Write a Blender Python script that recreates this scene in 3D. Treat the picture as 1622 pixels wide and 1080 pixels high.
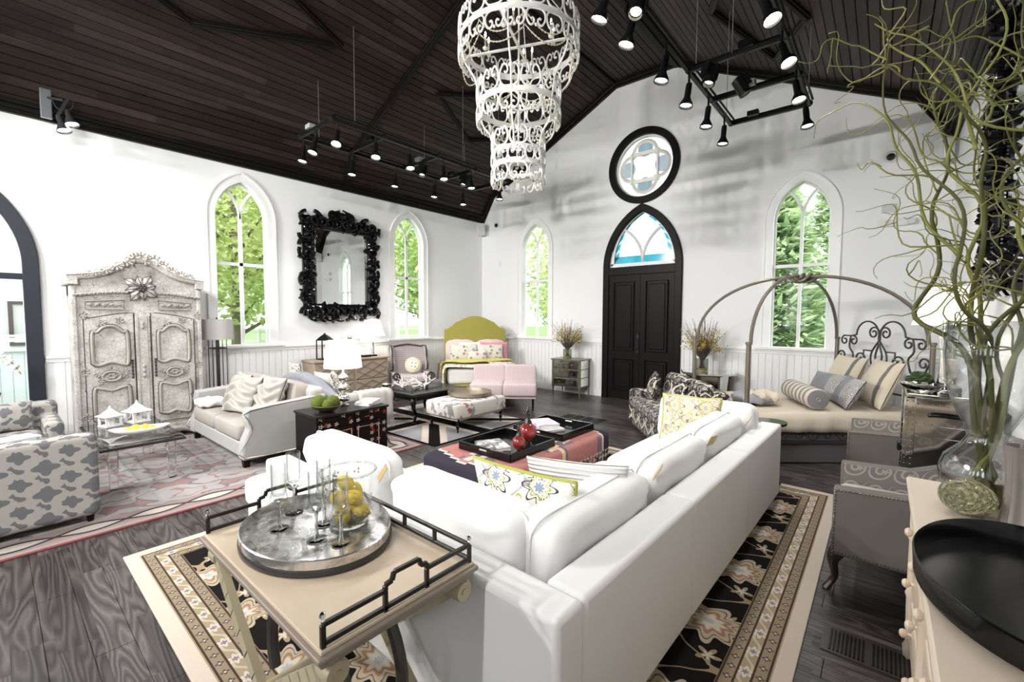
import bpy, bmesh, math, random
from mathutils import Vector as V, Matrix as MX
random.seed(7)
PI = math.pi
sc = bpy.context.scene
COL = sc.collection
for o in list(bpy.data.objects): bpy.data.objects.remove(o)
# ------------------------------------------------------------------ camera, sky, lights, exposure
cam = bpy.data.cameras.new('camera'); cam.sensor_width = 36; cam.sensor_fit = 'HORIZONTAL'
cam.lens = 698.897/1622*36; cam.clip_start = .05; cam.clip_end = 300
CAM = bpy.data.objects.new('camera', cam); COL.objects.link(CAM); sc.camera = CAM
R_ = V((0.76429175, 0.64485798, 0.00403776)); U_ = V((-0.03953396, 0.04060461, 0.99839287)); F_ = V((-0.64365766, 0.76322307, -0.05652756))
CP = V((7.853, 0, 1.65))
CAM.matrix_world = MX(((R_.x, U_.x, -F_.x, CP.x), (R_.y, U_.y, -F_.y, CP.y), (R_.z, U_.z, -F_.z, CP.z), (0, 0, 0, 1)))
w = bpy.data.worlds.new('sky'); sc.world = w; w.use_nodes = True
bg = w.node_tree.nodes['Background']; bg.inputs[0].default_value = (.93, .97, 1, 1); bg.inputs[1].default_value = 3.4
sun = bpy.data.lights.new('sun', 'SUN'); sun.energy = 2.2; sun.angle = .03; sun.color = (1, .97, .9)
SUN = bpy.data.objects.new('sun', sun); COL.objects.link(SUN); SUN.rotation_euler = (math.radians(38), 0, math.radians(18)); SUN.location = (4, -30, 30)
sc.view_settings.view_transform = 'Standard'; sc.view_settings.look = 'None'; sc.view_settings.gamma = 1
sc.view_settings.use_curve_mapping = False; sc.view_settings.exposure = 0.22
SPOT_W = 44; FILL_W = 225  # second wattage: the added, unseen rigs behind the camera
try:
    sc.cycles.use_denoising = True; sc.cycles.max_bounces = 8; sc.cycles.diffuse_bounces = 4; sc.cycles.transparent_max_bounces = 16
    sc.cycles.transmission_bounces = 8; sc.cycles.glossy_bounces = 4
    sc.cycles.sample_clamp_indirect = 6; sc.cycles.caustics_reflective = False; sc.cycles.caustics_refractive = False
except Exception: pass

# ------------------------------------------------------------------ helpers: objects
def tag(o, label=None, cat=None, group=None, kind=None):
    if label: o['label'] = label
    if cat: o['category'] = cat
    if group: o['group'] = group
    if kind: o['kind'] = kind
    return o
def thing(name, label, cat, loc=(0, 0, 0), rz=0, group=None):
    o = bpy.data.objects.new(name, None); COL.objects.link(o)
    o.location = loc; o.rotation_euler = (0, 0, math.radians(rz)); o.empty_display_size = .1
    return tag(o, label, cat, group)
def struct(name, loc=(0, 0, 0)):
    o = bpy.data.objects.new(name, None); COL.objects.link(o); o.location = loc; o['kind'] = 'structure'; return o
def inst(src, parent, loc=None, rot=None, scale=None, name=None):
    "copy of one object sharing its mesh"
    c = src.copy(); COL.objects.link(c); c.parent = parent
    if name: c.name = name
    if loc is not None: c.location = loc
    if rot is not None: c.rotation_euler = rot
    if scale is not None: c.scale = scale
    return c
def copy_tree(o, parent=None):
    c = o.copy(); COL.objects.link(c); c.parent = parent
    for ch in list(o.children): copy_tree(ch, c)
    return c
def T(x=0, y=0, z=0, rx=0, ry=0, rz=0, s=1):
    m = MX.Translation((x, y, z)) @ MX.Rotation(math.radians(rz), 4, 'Z') @ MX.Rotation(math.radians(ry), 4, 'Y') @ MX.Rotation(math.radians(rx), 4, 'X')
    return m @ (MX.Diagonal((*s, 1)) if hasattr(s, '__len__') else MX.Scale(s, 4))
ID = MX.Identity(4)
class MB:
    def __init__(s): s.v = []; s.f = []; s.M = ID
    def add(s, vs, fs):
        b = len(s.v); M = s.M
        s.v += [tuple(M @ V(p)) for p in vs]; s.f += [tuple(i+b for i in f) for f in fs]; return s
    def box(s, c, d, taper=1):
        x, y, z = d[0]/2, d[1]/2, d[2]/2; t = taper
        vs = [(c[0]+a*x*(t if k < 0 else 1), c[1]+b*y*(t if k < 0 else 1), c[2]+k*z) for k in (-1, 1) for b in (-1, 1) for a in (-1, 1)]
        return s.add(vs, [(0, 2, 3, 1), (4, 5, 7, 6), (0, 1, 5, 4), (2, 6, 7, 3), (0, 4, 6, 2), (1, 3, 7, 5)])
    def bx(s, x0, x1, y0, y1, z0, z1): return s.box(((x0+x1)/2, (y0+y1)/2, (z0+z1)/2), (abs(x1-x0), abs(y1-y0), abs(z1-z0)))
    def tube(s, pts, r, n=6, closed=False, flat=1):
        pts = [V(p) for p in pts]; m = len(pts)
        rr = r if hasattr(r, '__len__') else [r]*m
        vs = []; up = None
        for i, p in enumerate(pts):
            a = pts[(i-1) % m] if closed or i > 0 else p
            b = pts[(i+1) % m] if closed or i < m-1 else p
            d = (b-a)
            if d.length < 1e-9: d = V((0, 0, 1))
            d.normalize()
            if up is None:
                up = V((0, 0, 1)) if abs(d.z) < .9 else V((1, 0, 0))
            sd = d.cross(up)
            if sd.length < 1e-6: sd = d.cross(V((.3, .9, .1)))
            sd.normalize(); up = sd.cross(d)
            for k in range(n):
                t = 2*PI*k/n; vs.append(p+(sd*math.cos(t)*flat+up*math.sin(t))*rr[i])
        fs = []
        for i in range(m if closed else m-1):
            j = (i+1) % m
            for k in range(n):
                fs.append((i*n+k, i*n+(k+1) % n, j*n+(k+1) % n, j*n+k))
        if not closed: fs += [tuple(range(n-1, -1, -1)), tuple(range((m-1)*n, m*n))]
        return s.add(vs, fs)
    def cyl(s, p0, p1, r0, r1=None, n=12): return s.tube([p0, p1], [r0, r0 if r1 is None else r1], n)
    def bar(s, p0, p1, w, h=None):
        h = h or w; a, b = V(p0), V(p1); d = (b-a).normalized(); up = V((0, 0, 1)) if abs(d.z) < .95 else V((0, 1, 0))
        sd = d.cross(up).normalized(); u = sd.cross(d)
        vs = [p+sd*i*w/2+u*j*h/2 for p in (a, b) for j in (-1, 1) for i in (-1, 1)]
        return s.add(vs, [(0, 1, 3, 2), (4, 6, 7, 5), (0, 4, 5, 1), (2, 3, 7, 6), (0, 2, 6, 4), (1, 5, 7, 3)])
    def lathe(s, prof, c=(0, 0, 0), n=24, sx=1, sy=1, caps=True):
        vs = []; m = len(prof)
        for r, z in prof:
            for k in range(n):
                t = 2*PI*k/n; vs.append((c[0]+r*sx*math.cos(t), c[1]+r*sy*math.sin(t), c[2]+z))
        fs = [(i*n+k, i*n+(k+1) % n, (i+1)*n+(k+1) % n, (i+1)*n+k) for i in range(m-1) for k in range(n)]
        if caps: fs += [tuple(range(n-1, -1, -1)), tuple(range((m-1)*n, m*n))]
        return s.add(vs, fs)
    def ball(s, c, r, n=10, m=7):
        r = r if hasattr(r, '__len__') else (r, r, r)
        vs = [(c[0], c[1], c[2]-r[2])]
        for i in range(1, m):
            a = -PI/2+PI*i/m
            for k in range(n):
                t = 2*PI*k/n; vs.append((c[0]+r[0]*math.cos(a)*math.cos(t), c[1]+r[1]*math.cos(a)*math.sin(t), c[2]+r[2]*math.sin(a)))
        vs.append((c[0], c[1], c[2]+r[2])); L = len(vs)-1
        fs = [(0, 1+(k+1) % n, 1+k) for k in range(n)]
        for i in range(m-2):
            for k in range(n):
                fs.append((1+i*n+k, 1+i*n+(k+1) % n, 1+(i+1)*n+(k+1) % n, 1+(i+1)*n+k))
        fs += [(L, 1+(m-2)*n+k, 1+(m-2)*n+(k+1) % n) for k in range(n)]
        return s.add(vs, fs)
    def sq(s, c, d, e=.3, e2=None, n=32, m=16, fn=None):
        "superellipsoid cushion, full dims d; e round in plan, e2 round in section"
        e2 = e2 or e; pw = lambda a, p: math.copysign(abs(a)**p, a)
        vs = []
        for i in range(m+1):
            a = -PI/2+PI*i/m
            for k in range(n):
                t = 2*PI*k/n
                p = V((d[0]/2*pw(math.cos(a), e2)*pw(math.cos(t), e), d[1]/2*pw(math.cos(a), e2)*pw(math.sin(t), e), d[2]/2*pw(math.sin(a), e2)))
                if fn: p = fn(p)
                vs.append(V(c)+p)
        fs = [(i*n+k, i*n+(k+1) % n, (i+1)*n+(k+1) % n, (i+1)*n+k) for i in range(m) for k in range(n)]
        return s.add(vs, fs)
    def pillow(s, w, h, t, n=14, pinch=.07, wr=.008, wave=0):
        "throw pillow standing in XZ, base at z=0, thick in Y"
        ph = random.random()*9
        for sd in (-1, 1):
            vs = []
            for j in range(n+1):
                for i in range(n+1):
                    u = -1+2*i/n; v = -1+2*j/n
                    U = math.sin(u*PI/2); W_ = math.sin(v*PI/2)
                    x = w/2*U*(1-pinch*(1-W_*W_)); z = h/2*W_*(1-pinch*(1-U*U))
                    k = max(0, (1-U*U)*(1-W_*W_))**.45
                    y = sd*(t/2*k+.004+wr*k*math.sin(9*U+ph+3*W_)*math.sin(7*W_+ph))
                    if wave: y += sd*wave*k*math.sin(z*52+2.6*math.sin(x*9+ph)+1.4*math.sin(x*17))
                    vs.append((x, y, z+h/2))
            fs = [(j*(n+1)+i, j*(n+1)+i+1, (j+1)*(n+1)+i+1, (j+1)*(n+1)+i) for j in range(n) for i in range(n)]
            if sd > 0: fs = [f[::-1] for f in fs]
            s.add(vs, fs)
        return s
    def prism(s, poly, y0, y1, pl='xz'):
        "polygon extruded; pl says which plane the 2-D points lie in"
        n = len(poly)
        mp = {'xz': lambda a, b, d: (a, d, b), 'yz': lambda a, b, d: (d, a, b), 'xy': lambda a, b, d: (a, b, d)}[pl]
        vs = [mp(a, b, y0) for a, b in poly]+[mp(a, b, y1) for a, b in poly]
        return s.add(vs, [tuple(range(n)), tuple(range(2*n-1, n-1, -1))]+[(i, n+i, n+(i+1) % n, (i+1) % n) for i in range(n)])
    def build(s, name, mat, parent=None, smooth=40, bevel=0, seg=2, sub=0, loc=None):
        me = bpy.data.meshes.new(name); me.from_pydata(s.v, [], s.f)
        bm = bmesh.new(); bm.from_mesh(me); bmesh.ops.recalc_face_normals(bm, faces=bm.faces); bm.to_mesh(me); bm.free()
        if smooth:
            me.shade_smooth()
            if smooth < 180:
                try: me.set_sharp_from_angle(angle=math.radians(smooth))
                except Exception: pass
        me.materials.append(mat)
        o = bpy.data.objects.new(name, me); COL.objects.link(o)
        if parent: o.parent = parent
        if loc is not None: o.location = loc
        if bevel:
            m = o.modifiers.new('bevel', 'BEVEL'); m.width = bevel; m.segments = seg; m.limit_method = 'ANGLE'; m.angle_limit = .6
        if sub:
            m = o.modifiers.new('sub', 'SUBSURF'); m.levels = sub; m.render_levels = sub
        return o
def fillpoly(loops, mp, name, mat, thick, parent=None):
    "flat polygon with holes, thickened; mp maps 2-D to 3-D"
    bm = bmesh.new(); ed = []
    for lp in loops:
        vs = [bm.verts.new(mp(a, b)) for a, b in lp]
        for i in range(len(vs)): ed.append(bm.edges.new((vs[i], vs[(i+1) % len(vs)])))
    bmesh.ops.triangle_fill(bm, use_beauty=True, use_dissolve=False, edges=ed)
    bm.normal_update()
    g = bm.faces[:]
    r = bmesh.ops.extrude_face_region(bm, geom=g)
    bmesh.ops.translate(bm, verts=[e for e in r['geom'] if isinstance(e, bmesh.types.BMVert)], vec=thick)
    bmesh.ops.recalc_face_normals(bm, faces=bm.faces)
    me = bpy.data.meshes.new(name); bm.to_mesh(me); bm.free(); me.materials.append(mat)
    o = bpy.data.objects.new(name, me); COL.objects.link(o)
    if parent: o.parent = parent
    return o
def spiral(c, r0, r1, a0, a1, n=14):
    return [(c[0]+(r0+(r1-r0)*i/n)*math.cos(math.radians(a0+(a1-a0)*i/n)), c[1]+(r0+(r1-r0)*i/n)*math.sin(math.radians(a0+(a1-a0)*i/n))) for i in range(n+1)]
def arc(c, r, a0, a1, n=16): return spiral(c, r, r, a0, a1, n)
def smooth_pts(pts, k=4):
    "Catmull-Rom through points"
    P = [V(p) for p in pts]; P = [P[0]*2-P[1]]+P+[P[-1]*2-P[-2]]; out = []
    for i in range(1, len(P)-2):
        a, b, c, d = P[i-1:i+3]
        for j in range(k):
            t = j/k; out.append(.5*((2*b)+(c-a)*t+(2*a-5*b+4*c-d)*t*t+(-a+3*b-3*c+d)*t**3))
    return out+[P[-2]]
def gothic(a, h, z0, zs, n=10, cx=0):
    "pointed arch outline: half width a, rise h above spring zs, foot z0 (x,z), from lower left round"
    R = (a*a+h*h)/(2*a); pts = [(cx-a, z0), (cx-a, zs)]
    for i in range(1, n+1):
        dz = h*i/n; pts.append((cx-(math.sqrt(max(0, R*R-dz*dz))-(R-a)), zs+dz))
    for i in range(n-1, -1, -1):
        dz = h*i/n; pts.append((cx+(math.sqrt(max(0, R*R-dz*dz))-(R-a)), zs+dz))
    pts.append((cx+a, z0)); return pts

# ------------------------------------------------------------------ helpers: materials
class NT:
    def __init__(s, name):
        s.mat = bpy.data.materials.new(name); s.mat.use_nodes = True; s.t = s.mat.node_tree; s.n = s.t.nodes
        s.b = s.n['Principled BSDF']; s.out = s.n['Material Output']; s._tc = None
    def node(s, ty, ins=None, **pr):
        n = s.n.new(ty)
        for k, v in pr.items(): setattr(n, k, v)
        for k, v in (ins or {}).items(): s.put(n.inputs[k], v)
        return n
    def put(s, sock, v):
        if isinstance(v, bpy.types.NodeSocket): s.t.links.new(v, sock)
        elif hasattr(v, '__len__') and sock.type == 'RGBA' and len(v) == 3: sock.default_value = (*v, 1)
        else: sock.default_value = v
    def tc(s, o='Object'):
        if not s._tc: s._tc = s.n.new('ShaderNodeTexCoord')
        return s._tc.outputs[o]
    def geo(s, o='Position'): return s.node('ShaderNodeNewGeometry').outputs[o]
    def m(s, op, a, b=None, c=None):
        n = s.n.new('ShaderNodeMath'); n.operation = op
        for i, v in enumerate((a, b, c)):
            if v is not None: s.put(n.inputs[i], v)
        return n.outputs[0]
    def add(s, a, b): return s.m('ADD', a, b)
    def sub(s, a, b): return s.m('SUBTRACT', a, b)
    def mul(s, a, b): return s.m('MULTIPLY', a, b)
    def mn(s, a, b): return s.m('MINIMUM', a, b)
    def mx(s, a, b): return s.m('MAXIMUM', a, b)
    def ab(s, a): return s.m('ABSOLUTE', a)
    def lt(s, a, b): return s.m('LESS_THAN', a, b)
    def gt(s, a, b): return s.m('GREATER_THAN', a, b)
    def band(s, a, lo, hi): return s.mul(s.gt(a, lo), s.lt(a, hi))
    def sep(s, v):
        n = s.node('ShaderNodeSeparateXYZ', {0: v}); return n.outputs[0], n.outputs[1], n.outputs[2]
    def comb(s, x, y, z=0): return s.node('ShaderNodeCombineXYZ', {0: x, 1: y, 2: z}).outputs[0]
    def map(s, v, loc=(0, 0, 0), rot=(0, 0, 0), scale=(1, 1, 1)): return s.node('ShaderNodeMapping', {0: v, 1: loc, 2: rot, 3: scale}).outputs[0]
    def noise(s, v, sc=5, det=3, rough=.5, dist=0, o=0): return s.node('ShaderNodeTexNoise', {'Vector': v, 'Scale': sc, 'Detail': det, 'Roughness': rough, 'Distortion': dist}).outputs[o]
    def voro(s, v, sc=5, feat='F1', o='Distance', rnd=1): return s.node('ShaderNodeTexVoronoi', {'Vector': v, 'Scale': sc, 'Randomness': rnd}, feature=feat).outputs[o]
    def wn(s, v): return s.node('ShaderNodeTexWhiteNoise', {0: v}).outputs[0]
    def mix(s, f, a, b):
        n = s.node('ShaderNodeMix', data_type='RGBA'); s.put(n.inputs[0], f); s.put(n.inputs[6], a); s.put(n.inputs[7], b); return n.outputs[2]
    def ramp(s, f, st, ip='LINEAR'):
        n = s.node('ShaderNodeValToRGB', {0: f}); cr = n.color_ramp; cr.interpolation = ip
        while len(cr.elements) < len(st): cr.elements.new(.5)
        for e, (p, c) in zip(cr.elements, st): e.position = p; e.color = (*c, 1)
        return n.outputs[0]
    def boxuv(s):
        x, y, z = s.sep(s.tc()); nx, ny, nz = s.sep(s.tc('Normal')); top = s.gt(s.ab(nz), .75)
        side = s.gt(s.ab(nx), s.ab(ny))
        h = s.add(s.mul(side, y), s.mul(s.sub(1, side), x))
        u = s.add(s.mul(top, x), s.mul(s.sub(1, top), h)); v = s.add(s.mul(top, y), s.mul(s.sub(1, top), z)); return u, v
    def bump(s, h, st=.3, d=.01): s.t.links.new(s.node('ShaderNodeBump', {'Strength': st, 'Distance': d, 'Height': h}).outputs[0], s.b.inputs['Normal'])
    def fin(s, col, rough=.6, metal=0, spec=.5, **k):
        s.put(s.b.inputs['Base Color'], col); s.put(s.b.inputs['Roughness'], rough); s.put(s.b.inputs['Metallic'], metal); s.put(s.b.inputs['Specular IOR Level'], spec)
        for a, v in k.items(): s.put(s.b.inputs[a], v)
        return s.mat
_P = {}
def P(name, col, rough=.6, metal=0, spec=.5, bump=0, bsc=60, var=0, **k):
    if name in _P: return _P[name]
    n = NT(name); c = col
    if var: c = n.mix(n.noise(n.tc(), 4, 4), tuple(x*(1-var) for x in col), tuple(min(1, x*(1+var)) for x in col))
    if bump: n.bump(n.noise(n.tc(), bsc, 3), bump, .004)
    _P[name] = n.fin(c, rough, metal, spec, **k); return _P[name]
def emis(name, col, st):
    n = NT(name); return n.fin(col, .5, **{'Emission Color': (*col, 1), 'Emission Strength': st})
def flower(n, x, y, R, k, amp=.22):
    r = n.m('SQRT', n.add(n.mul(x, x), n.mul(y, y))); th = n.m('ARCTAN2', y, x)
    return n.m('DIVIDE', r, n.mul(n.add(1-amp, n.mul(n.m('COSINE', n.mul(th, k)), amp)), R))   # <1 inside the petals
def cell(n, x, y, cx, cy, ox=0, oy=0):
    f = lambda a, c, o: n.sub(n.mul(n.m('FRACT', n.add(n.m('DIVIDE', a, c), o)), c), c/2)
    return f(x, cx, ox), f(y, cy, oy)
# ------------------------------------------------------------------ shared materials
WALL = P('wall_white_paint', (.86, .865, .88), .55, spec=.3)
TRIMW = P('trim_white_gloss', (.88, .88, .88), .35)
BLACKW = P('black_stained_wood', (.007, .006, .006), .4, spec=.12, bump=.1)
BLACKM = P('black_metal', (.006, .006, .007), .35, spec=.25)
CHROME = P('chrome', (.85, .86, .88), .08, 1)
SILVER = P('antique_silver', (.66, .64, .62), .18, 1, bump=.1, bsc=14)
BRASSN = P('nailhead_pewter', (.42, .38, .33), .25, 1)
MIRROR = P('mirror_silvering', (.86, .88, .88), .015, 1)
def glassmat(name, tint=(1, 1, 1), edge=.35, fac=.06, rough=.0, dark=.35):
    n = NT(name); t = n.node('ShaderNodeBsdfTransparent', {0: tint}); g = n.node('ShaderNodeBsdfGlossy', {0: (1, 1, 1), 'Roughness': rough})
    if dark: lw0 = n.node('ShaderNodeLayerWeight', {0: .5}); n.put(t.inputs[0], n.mix(n.m('POWER', lw0.outputs['Facing'], 2.5), tint, tuple(x*dark for x in tint)))
    lw = n.node('ShaderNodeLayerWeight', {0: edge}); f = n.mn(n.add(lw.outputs['Facing'] if 0 else n.mul(n.m('POWER', lw.outputs['Facing'], 3), .55), fac), 1)
    mx = n.node('ShaderNodeMixShader'); n.put(mx.inputs[0], f); n.t.links.new(t.outputs[0], mx.inputs[1]); n.t.links.new(g.outputs[0], mx.inputs[2])
    n.t.links.new(mx.outputs[0], n.out.inputs[0]); return n.mat
PANE = glassmat('window_glass', (.99, 1, .995), fac=.03, dark=0)
GLASS = glassmat('clear_glass', (.96, .97, .97), fac=.09, dark=.3)
CRYSTAL = P('crystal_glass', (.97, .98, .98), .0, spec=.5, **{'Transmission Weight': 1.0, 'IOR': 1.45})
W, YB, YF, ZE = 8.486, 8.123, -4.6, 3.975
# ------------------------------------------------------------------ floor of dark oak planks
def m_plank():
    n = NT('dark_oak_planks'); x, y, z = n.sep(n.geo()); ROW = .152; L = 1.35
    row = n.m('FLOOR', n.m('DIVIDE', y, ROW)); sh = n.mul(n.wn(n.comb(row, 3.3)), L)
    pk = n.m('FLOOR', n.m('DIVIDE', n.add(x, sh), L)); h = n.wn(n.comb(row, pk, 7.7))
    v = n.comb(n.mul(x, .13), n.add(y, n.mul(h, 9)), n.mul(h, 13))
    g = n.noise(v, 6, 2, .5, .35); rings = n.m('FRACT', n.mul(g, 13)); rings = n.ab(n.sub(rings, .5))
    fine = n.noise(n.comb(n.mul(x, .5), n.mul(y, 14), h), 9, 3)
    t = n.add(n.mul(rings, .85), n.add(n.mul(h, .28), n.mul(fine, .22)))
    c = n.ramp(t, [(.15, (.016, .0125, .0125)), (.45, (.050, .042, .0415)), (.7, (.092, .081, .079)), (1, (.18, .163, .16))])
    n.bump(n.add(rings, fine), .12, .003)
    return n.fin(c, n.add(.26, n.mul(fine, .16)), spec=.35)
PLANK = m_plank()
floor = MB().bx(0, W, YF, YB, -.12, -.018).build('floor', P('subfloor', (.02, .017, .016), .8), smooth=0); floor['kind'] = 'structure'
RUGS = [(3.98, 7.6, .52, 4.98), (-.2, 3.41, -3, 3.5), (1.3, 3.58, 3.56, 5.45)]
def view(x, y, z=0):
    d = V((x, y, z))-CP; k = d.dot(F_)
    if k < .3: return None
    return 811+698.9*d.dot(R_)/k, 540-698.9*d.dot(U_)/k, k
def build_planks():
    ROW, L = .152, 1.35; rnd = random.Random(5); cand = []; rest = MB()
    proto = MB().box((0, 0, -.009), (L-.0016, ROW-.0016, .018)).build('plank', PLANK, floor, smooth=0, bevel=.002, seg=1)
    r = 0; y = YF
    while y < YB:
        x = -rnd.random()*L
        while x < W:
            a, b = max(0, x), min(W, x+L)
            if b-a > .05: cand.append((a, b, y+ROW/2))
            x += L
        y += ROW
    sel = []
    for a, b, yy in cand:
        c = (a+b)/2; full = b-a > L-.01
        pv = [view(q, yy) for q in (a+.1, c, b-.1)]
        vis = any(p and -20 < p[0] < 1640 and p[1] < 1090 for p in pv)
        under = any(r[0] < a and b < r[1] and r[2] < yy-.08 and yy+.08 < r[3] for r in RUGS)
        if vis and full and not under: sel.append((min(p[2] for p in pv if p), a, b, yy))
        else: rest.bx(a+.0015, b-.0015, yy-ROW/2+.0015, yy+ROW/2-.0015, -.018, 0)
    sel.sort(); first = True
    for i, (k, a, b, yy) in enumerate(sel):
        if i < 298:
            o = proto if first else inst(proto, floor); first = False; o.location = ((a+b)/2, yy, 0)
        else: rest.bx(a+.0015, b-.0015, yy-ROW/2+.0015, yy+ROW/2-.0015, -.018, 0)
    o = rest.build('planks', PLANK, floor, smooth=0); o['kind'] = 'stuff'
build_planks()
def vent(loc, n_, w_, l_, rz, name='floor_vent'):
    v = struct('trim_1' if loc[0] < 5 else 'trim_2', loc); v.rotation_euler = (0, 0, math.radians(rz))
    MB().bx(-n_*w_/2-.02, n_*w_/2+.02, -l_/2, l_/2, .0005, .004).build('frame', P('vent_bronze', (.06, .05, .045), .35, .4), v, smooth=0)
    for i in range(n_):
        g = MB()
        for k in range(9): g.bx((i-n_/2)*w_+.012+k*(w_-.024)/9, (i-n_/2)*w_+.012+(k+.5)*(w_-.024)/9, -l_/2+.02, l_/2-.02, .004, .009)
        g.build('grille', BLACKM, v, smooth=0)
vent((4.2, 6.1, 0), 4, .18, .36, 4); vent((7.86, 2.72, 0), 2, .17, .22, 0)
# ------------------------------------------------------------------ walls
WSP = 3.18; WAP = 3.74; WA = .374; WZ = 1.165
def wpoly(c, g=0): return gothic(WA+g, WAP-WSP+g*1.2, WZ-g*.3, WSP, 10, c)
DA, DSP, DAP, DC = .79, 2.62, 3.80, 4.245
D2C, D2SP, D2AP = -.37, 2.25, 3.43
WLEFT = [2.656, 5.868, -2.4]; WBACK = [1.686, 6.817]; WRIGHT = [-1.3, -3.2]  # right-wall openings and the last left one are unseen, added for daylight
lw = fillpoly([[(YF, 0), (YB, 0), (YB, 4.05), (YF, 4.05)]]+[wpoly(c) for c in WLEFT]+[gothic(DA-.14, D2AP-D2SP-.16, .002, D2SP, 10, D2C)],
              lambda a, b: (0, a, b), 'wall_left', WALL, (-.16, 0, 0)); lw['kind'] = 'structure'
gable = [(-.16, 0), (W+.16, 0), (W+.16, 3.975), (W, 3.975), (8.1, 4.6), (4.84, 6.2), (3.65, 6.2), (.39, 4.6), (0, 3.975), (-.16, 3.975)]
circ = [(DC+.585*math.cos(t*PI/16), 4.50+.585*math.sin(t*PI/16)) for t in range(32)]
bw = fillpoly([gable]+[wpoly(c) for c in WBACK]+[gothic(DA-.14, DAP-DSP-.17, DSP+.02, DSP+.04, 10, DC), circ], lambda a, b: (a, YB, b), 'wall_back', WALL, (0, .16, 0)); bw['kind'] = 'structure'
rw = fillpoly([[(YF, 0), (YB, 0), (YB, 4.05), (YF, 4.05)]]+[wpoly(c) for c in WRIGHT], lambda a, b: (W, a, b), 'wall_right', WALL, (.16, 0, 0)); rw['kind'] = 'structure'
rear = fillpoly([gable]+[wpoly(c) for c in (1.686, 3.4, 5.1, 6.817)], lambda a, b: (a, YF, b), 'wall_rear', WALL, (0, -.16, 0)); rear['kind'] = 'structure'  # unseen rear openings, added to let daylight in behind the camera
# wainscot boards and chair rail
def dado(parent, run, mp, skip):
    a0, a1 = run; bwid = .1; m = {}
    n_ = int((a1-a0)/bwid)
    pro = None
    for i in range(n_):
        c = a0+(i+.5)*bwid
        if any(s0 < c < s1 for s0, s1 in skip): continue
        p = mp(c)
        if pro is None:
            d = (bwid-.006, .012, .92) if parent is bw else (.012, bwid-.006, .92)
            pro = MB().box((0, 0, 0), d).build('board', TRIMW, parent, smooth=0, bevel=.003, seg=1); o = pro
        else: o = inst(pro, parent)
        o.location = p
dado(lw, (.5, 8.1), lambda c: (.006, c, .61), []); dado(bw, (0, W), lambda c: (c, YB-.006, .61), [(DC-DA, DC+DA)])
def rail(name, p0, p1, inw):
    t = struct(name); a, b = V(p0), V(p1); i = V(inw)
    m = MB(); m.bar(a+i*.02+V((0, 0, 1.118)), b+i*.02+V((0, 0, 1.118)), .04, .03); m.bar(a+i*.011+V((0, 0, 1.085)), b+i*.011+V((0, 0, 1.085)), .022, .06); m.build('chair_rail', TRIMW, t, smooth=0, bevel=.004)
    MB().bar(a+i*.012+V((0, 0, .075)), b+i*.012+V((0, 0, .075)), .024, .15).build('baseboard', TRIMW, t, smooth=0, bevel=.004)
rail('baseboard_left', (0, .43, 0), (0, YB, 0), (1, 0, 0)); rail('baseboard_back', (0, YB, 0), (DC-DA, YB, 0), (0, -1, 0)); rail('baseboard_rear', (DC+DA, YB, 0), (W, YB, 0), (0, -1, 0)); rail('baseboard_right', (W, YB, 0), (W, -4, 0), (-1, 0, 0))
# ------------------------------------------------------------------ gothic windows
WH = P('window_frame_white', (.86, .86, .86), .4)
def window(n_, mp, inw, c):
    t = struct('window_%d' % n_); q = lambda a, b, d: V(mp(a, b))+V(inw)*d
    # casing: flat band following the arch, inside the room
    m = MB(); inn = wpoly(c); out = wpoly(c, .13)
    for d0, d1, i0, o0 in ((-.0, .022, inn, wpoly(c, .105)), (0, .036, wpoly(c, .105), out)):
        k = len(i0); vs = [q(*p, d) for d in (d0, d1) for lp in (i0, o0) for p in lp]; fs = []
        for i in range(k-1):
            A, B, C_, D = i, i+1, k+i+1, k+i
            fs += [(2*k+A, 2*k+B, 2*k+C_, 2*k+D), (A, D, C_, B), (A, B, 2*k+B, 2*k+A), (D, 2*k+D, 2*k+C_, C_)]
        m.add(vs, fs)
    m.build('casing', TRIMW, t, smooth=30)
    m = MB(); a = q(c-WA-.2, 1.15, .03); b = q(c+WA+.2, 1.15, .03); m.bar(a, b, .09, .04); m.build('sill', TRIMW, t, smooth=0, bevel=.005)
    d = -.1; R = (WA*WA+(WAP-WSP)**2)/(2*WA)
    m = MB(); lp = wpoly(c, -.012); m.tube([q(*p, d) for p in lp], .02, 4, True); m.build('sash', WH, t, smooth=0)
    MB().bar(q(c, WZ, d), q(c, WSP, d), .045, .05).build('mullion', WH, t, smooth=0)
    MB().bar(q(c-WA, 2.457, d), q(c+WA, 2.457, d), .045, .05).build('transom', WH, t, smooth=0)
    for s_ in (-1, 1):
        pts = []
        for i in range(9):
            dz = .438*i/8; pts.append(q(c+s_*(R-math.sqrt(R*R-dz*dz)), WSP+dz, d))
        MB().tube(pts, .024, 6).build('tracery', WH, t, smooth=60)
    lp = wpoly(c, .0)
    for z0, z1 in ((WZ, 2.457), (2.457, 9)):
        for s_ in (-1, 1):
            pl = [(a, max(z0, min(z1, b))) for a, b in lp]; pl = [(c if (a-c)*s_ < 0 else a, b) for a, b in pl]
            cl = []
            for p in pl:
                if not cl or (abs(p[0]-cl[-1][0])+abs(p[1]-cl[-1][1])) > 1e-4: cl.append(p)
            if z0 > 2 and abs(cl[0][1]-cl[-1][1]) < 1e-6 and len(cl) < 4: continue
            MB().add([q(*p, d) for p in cl], [tuple(range(len(cl)))]).build('pane', PANE, t, smooth=0)
wi = 1
for c in WLEFT[:2]: window(wi, lambda a, b: (0, a, b), (1, 0, 0), c); wi += 1
for c in WBACK: window(wi, lambda a, b: (a, YB, b), (0, -1, 0), c); wi += 1
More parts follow.
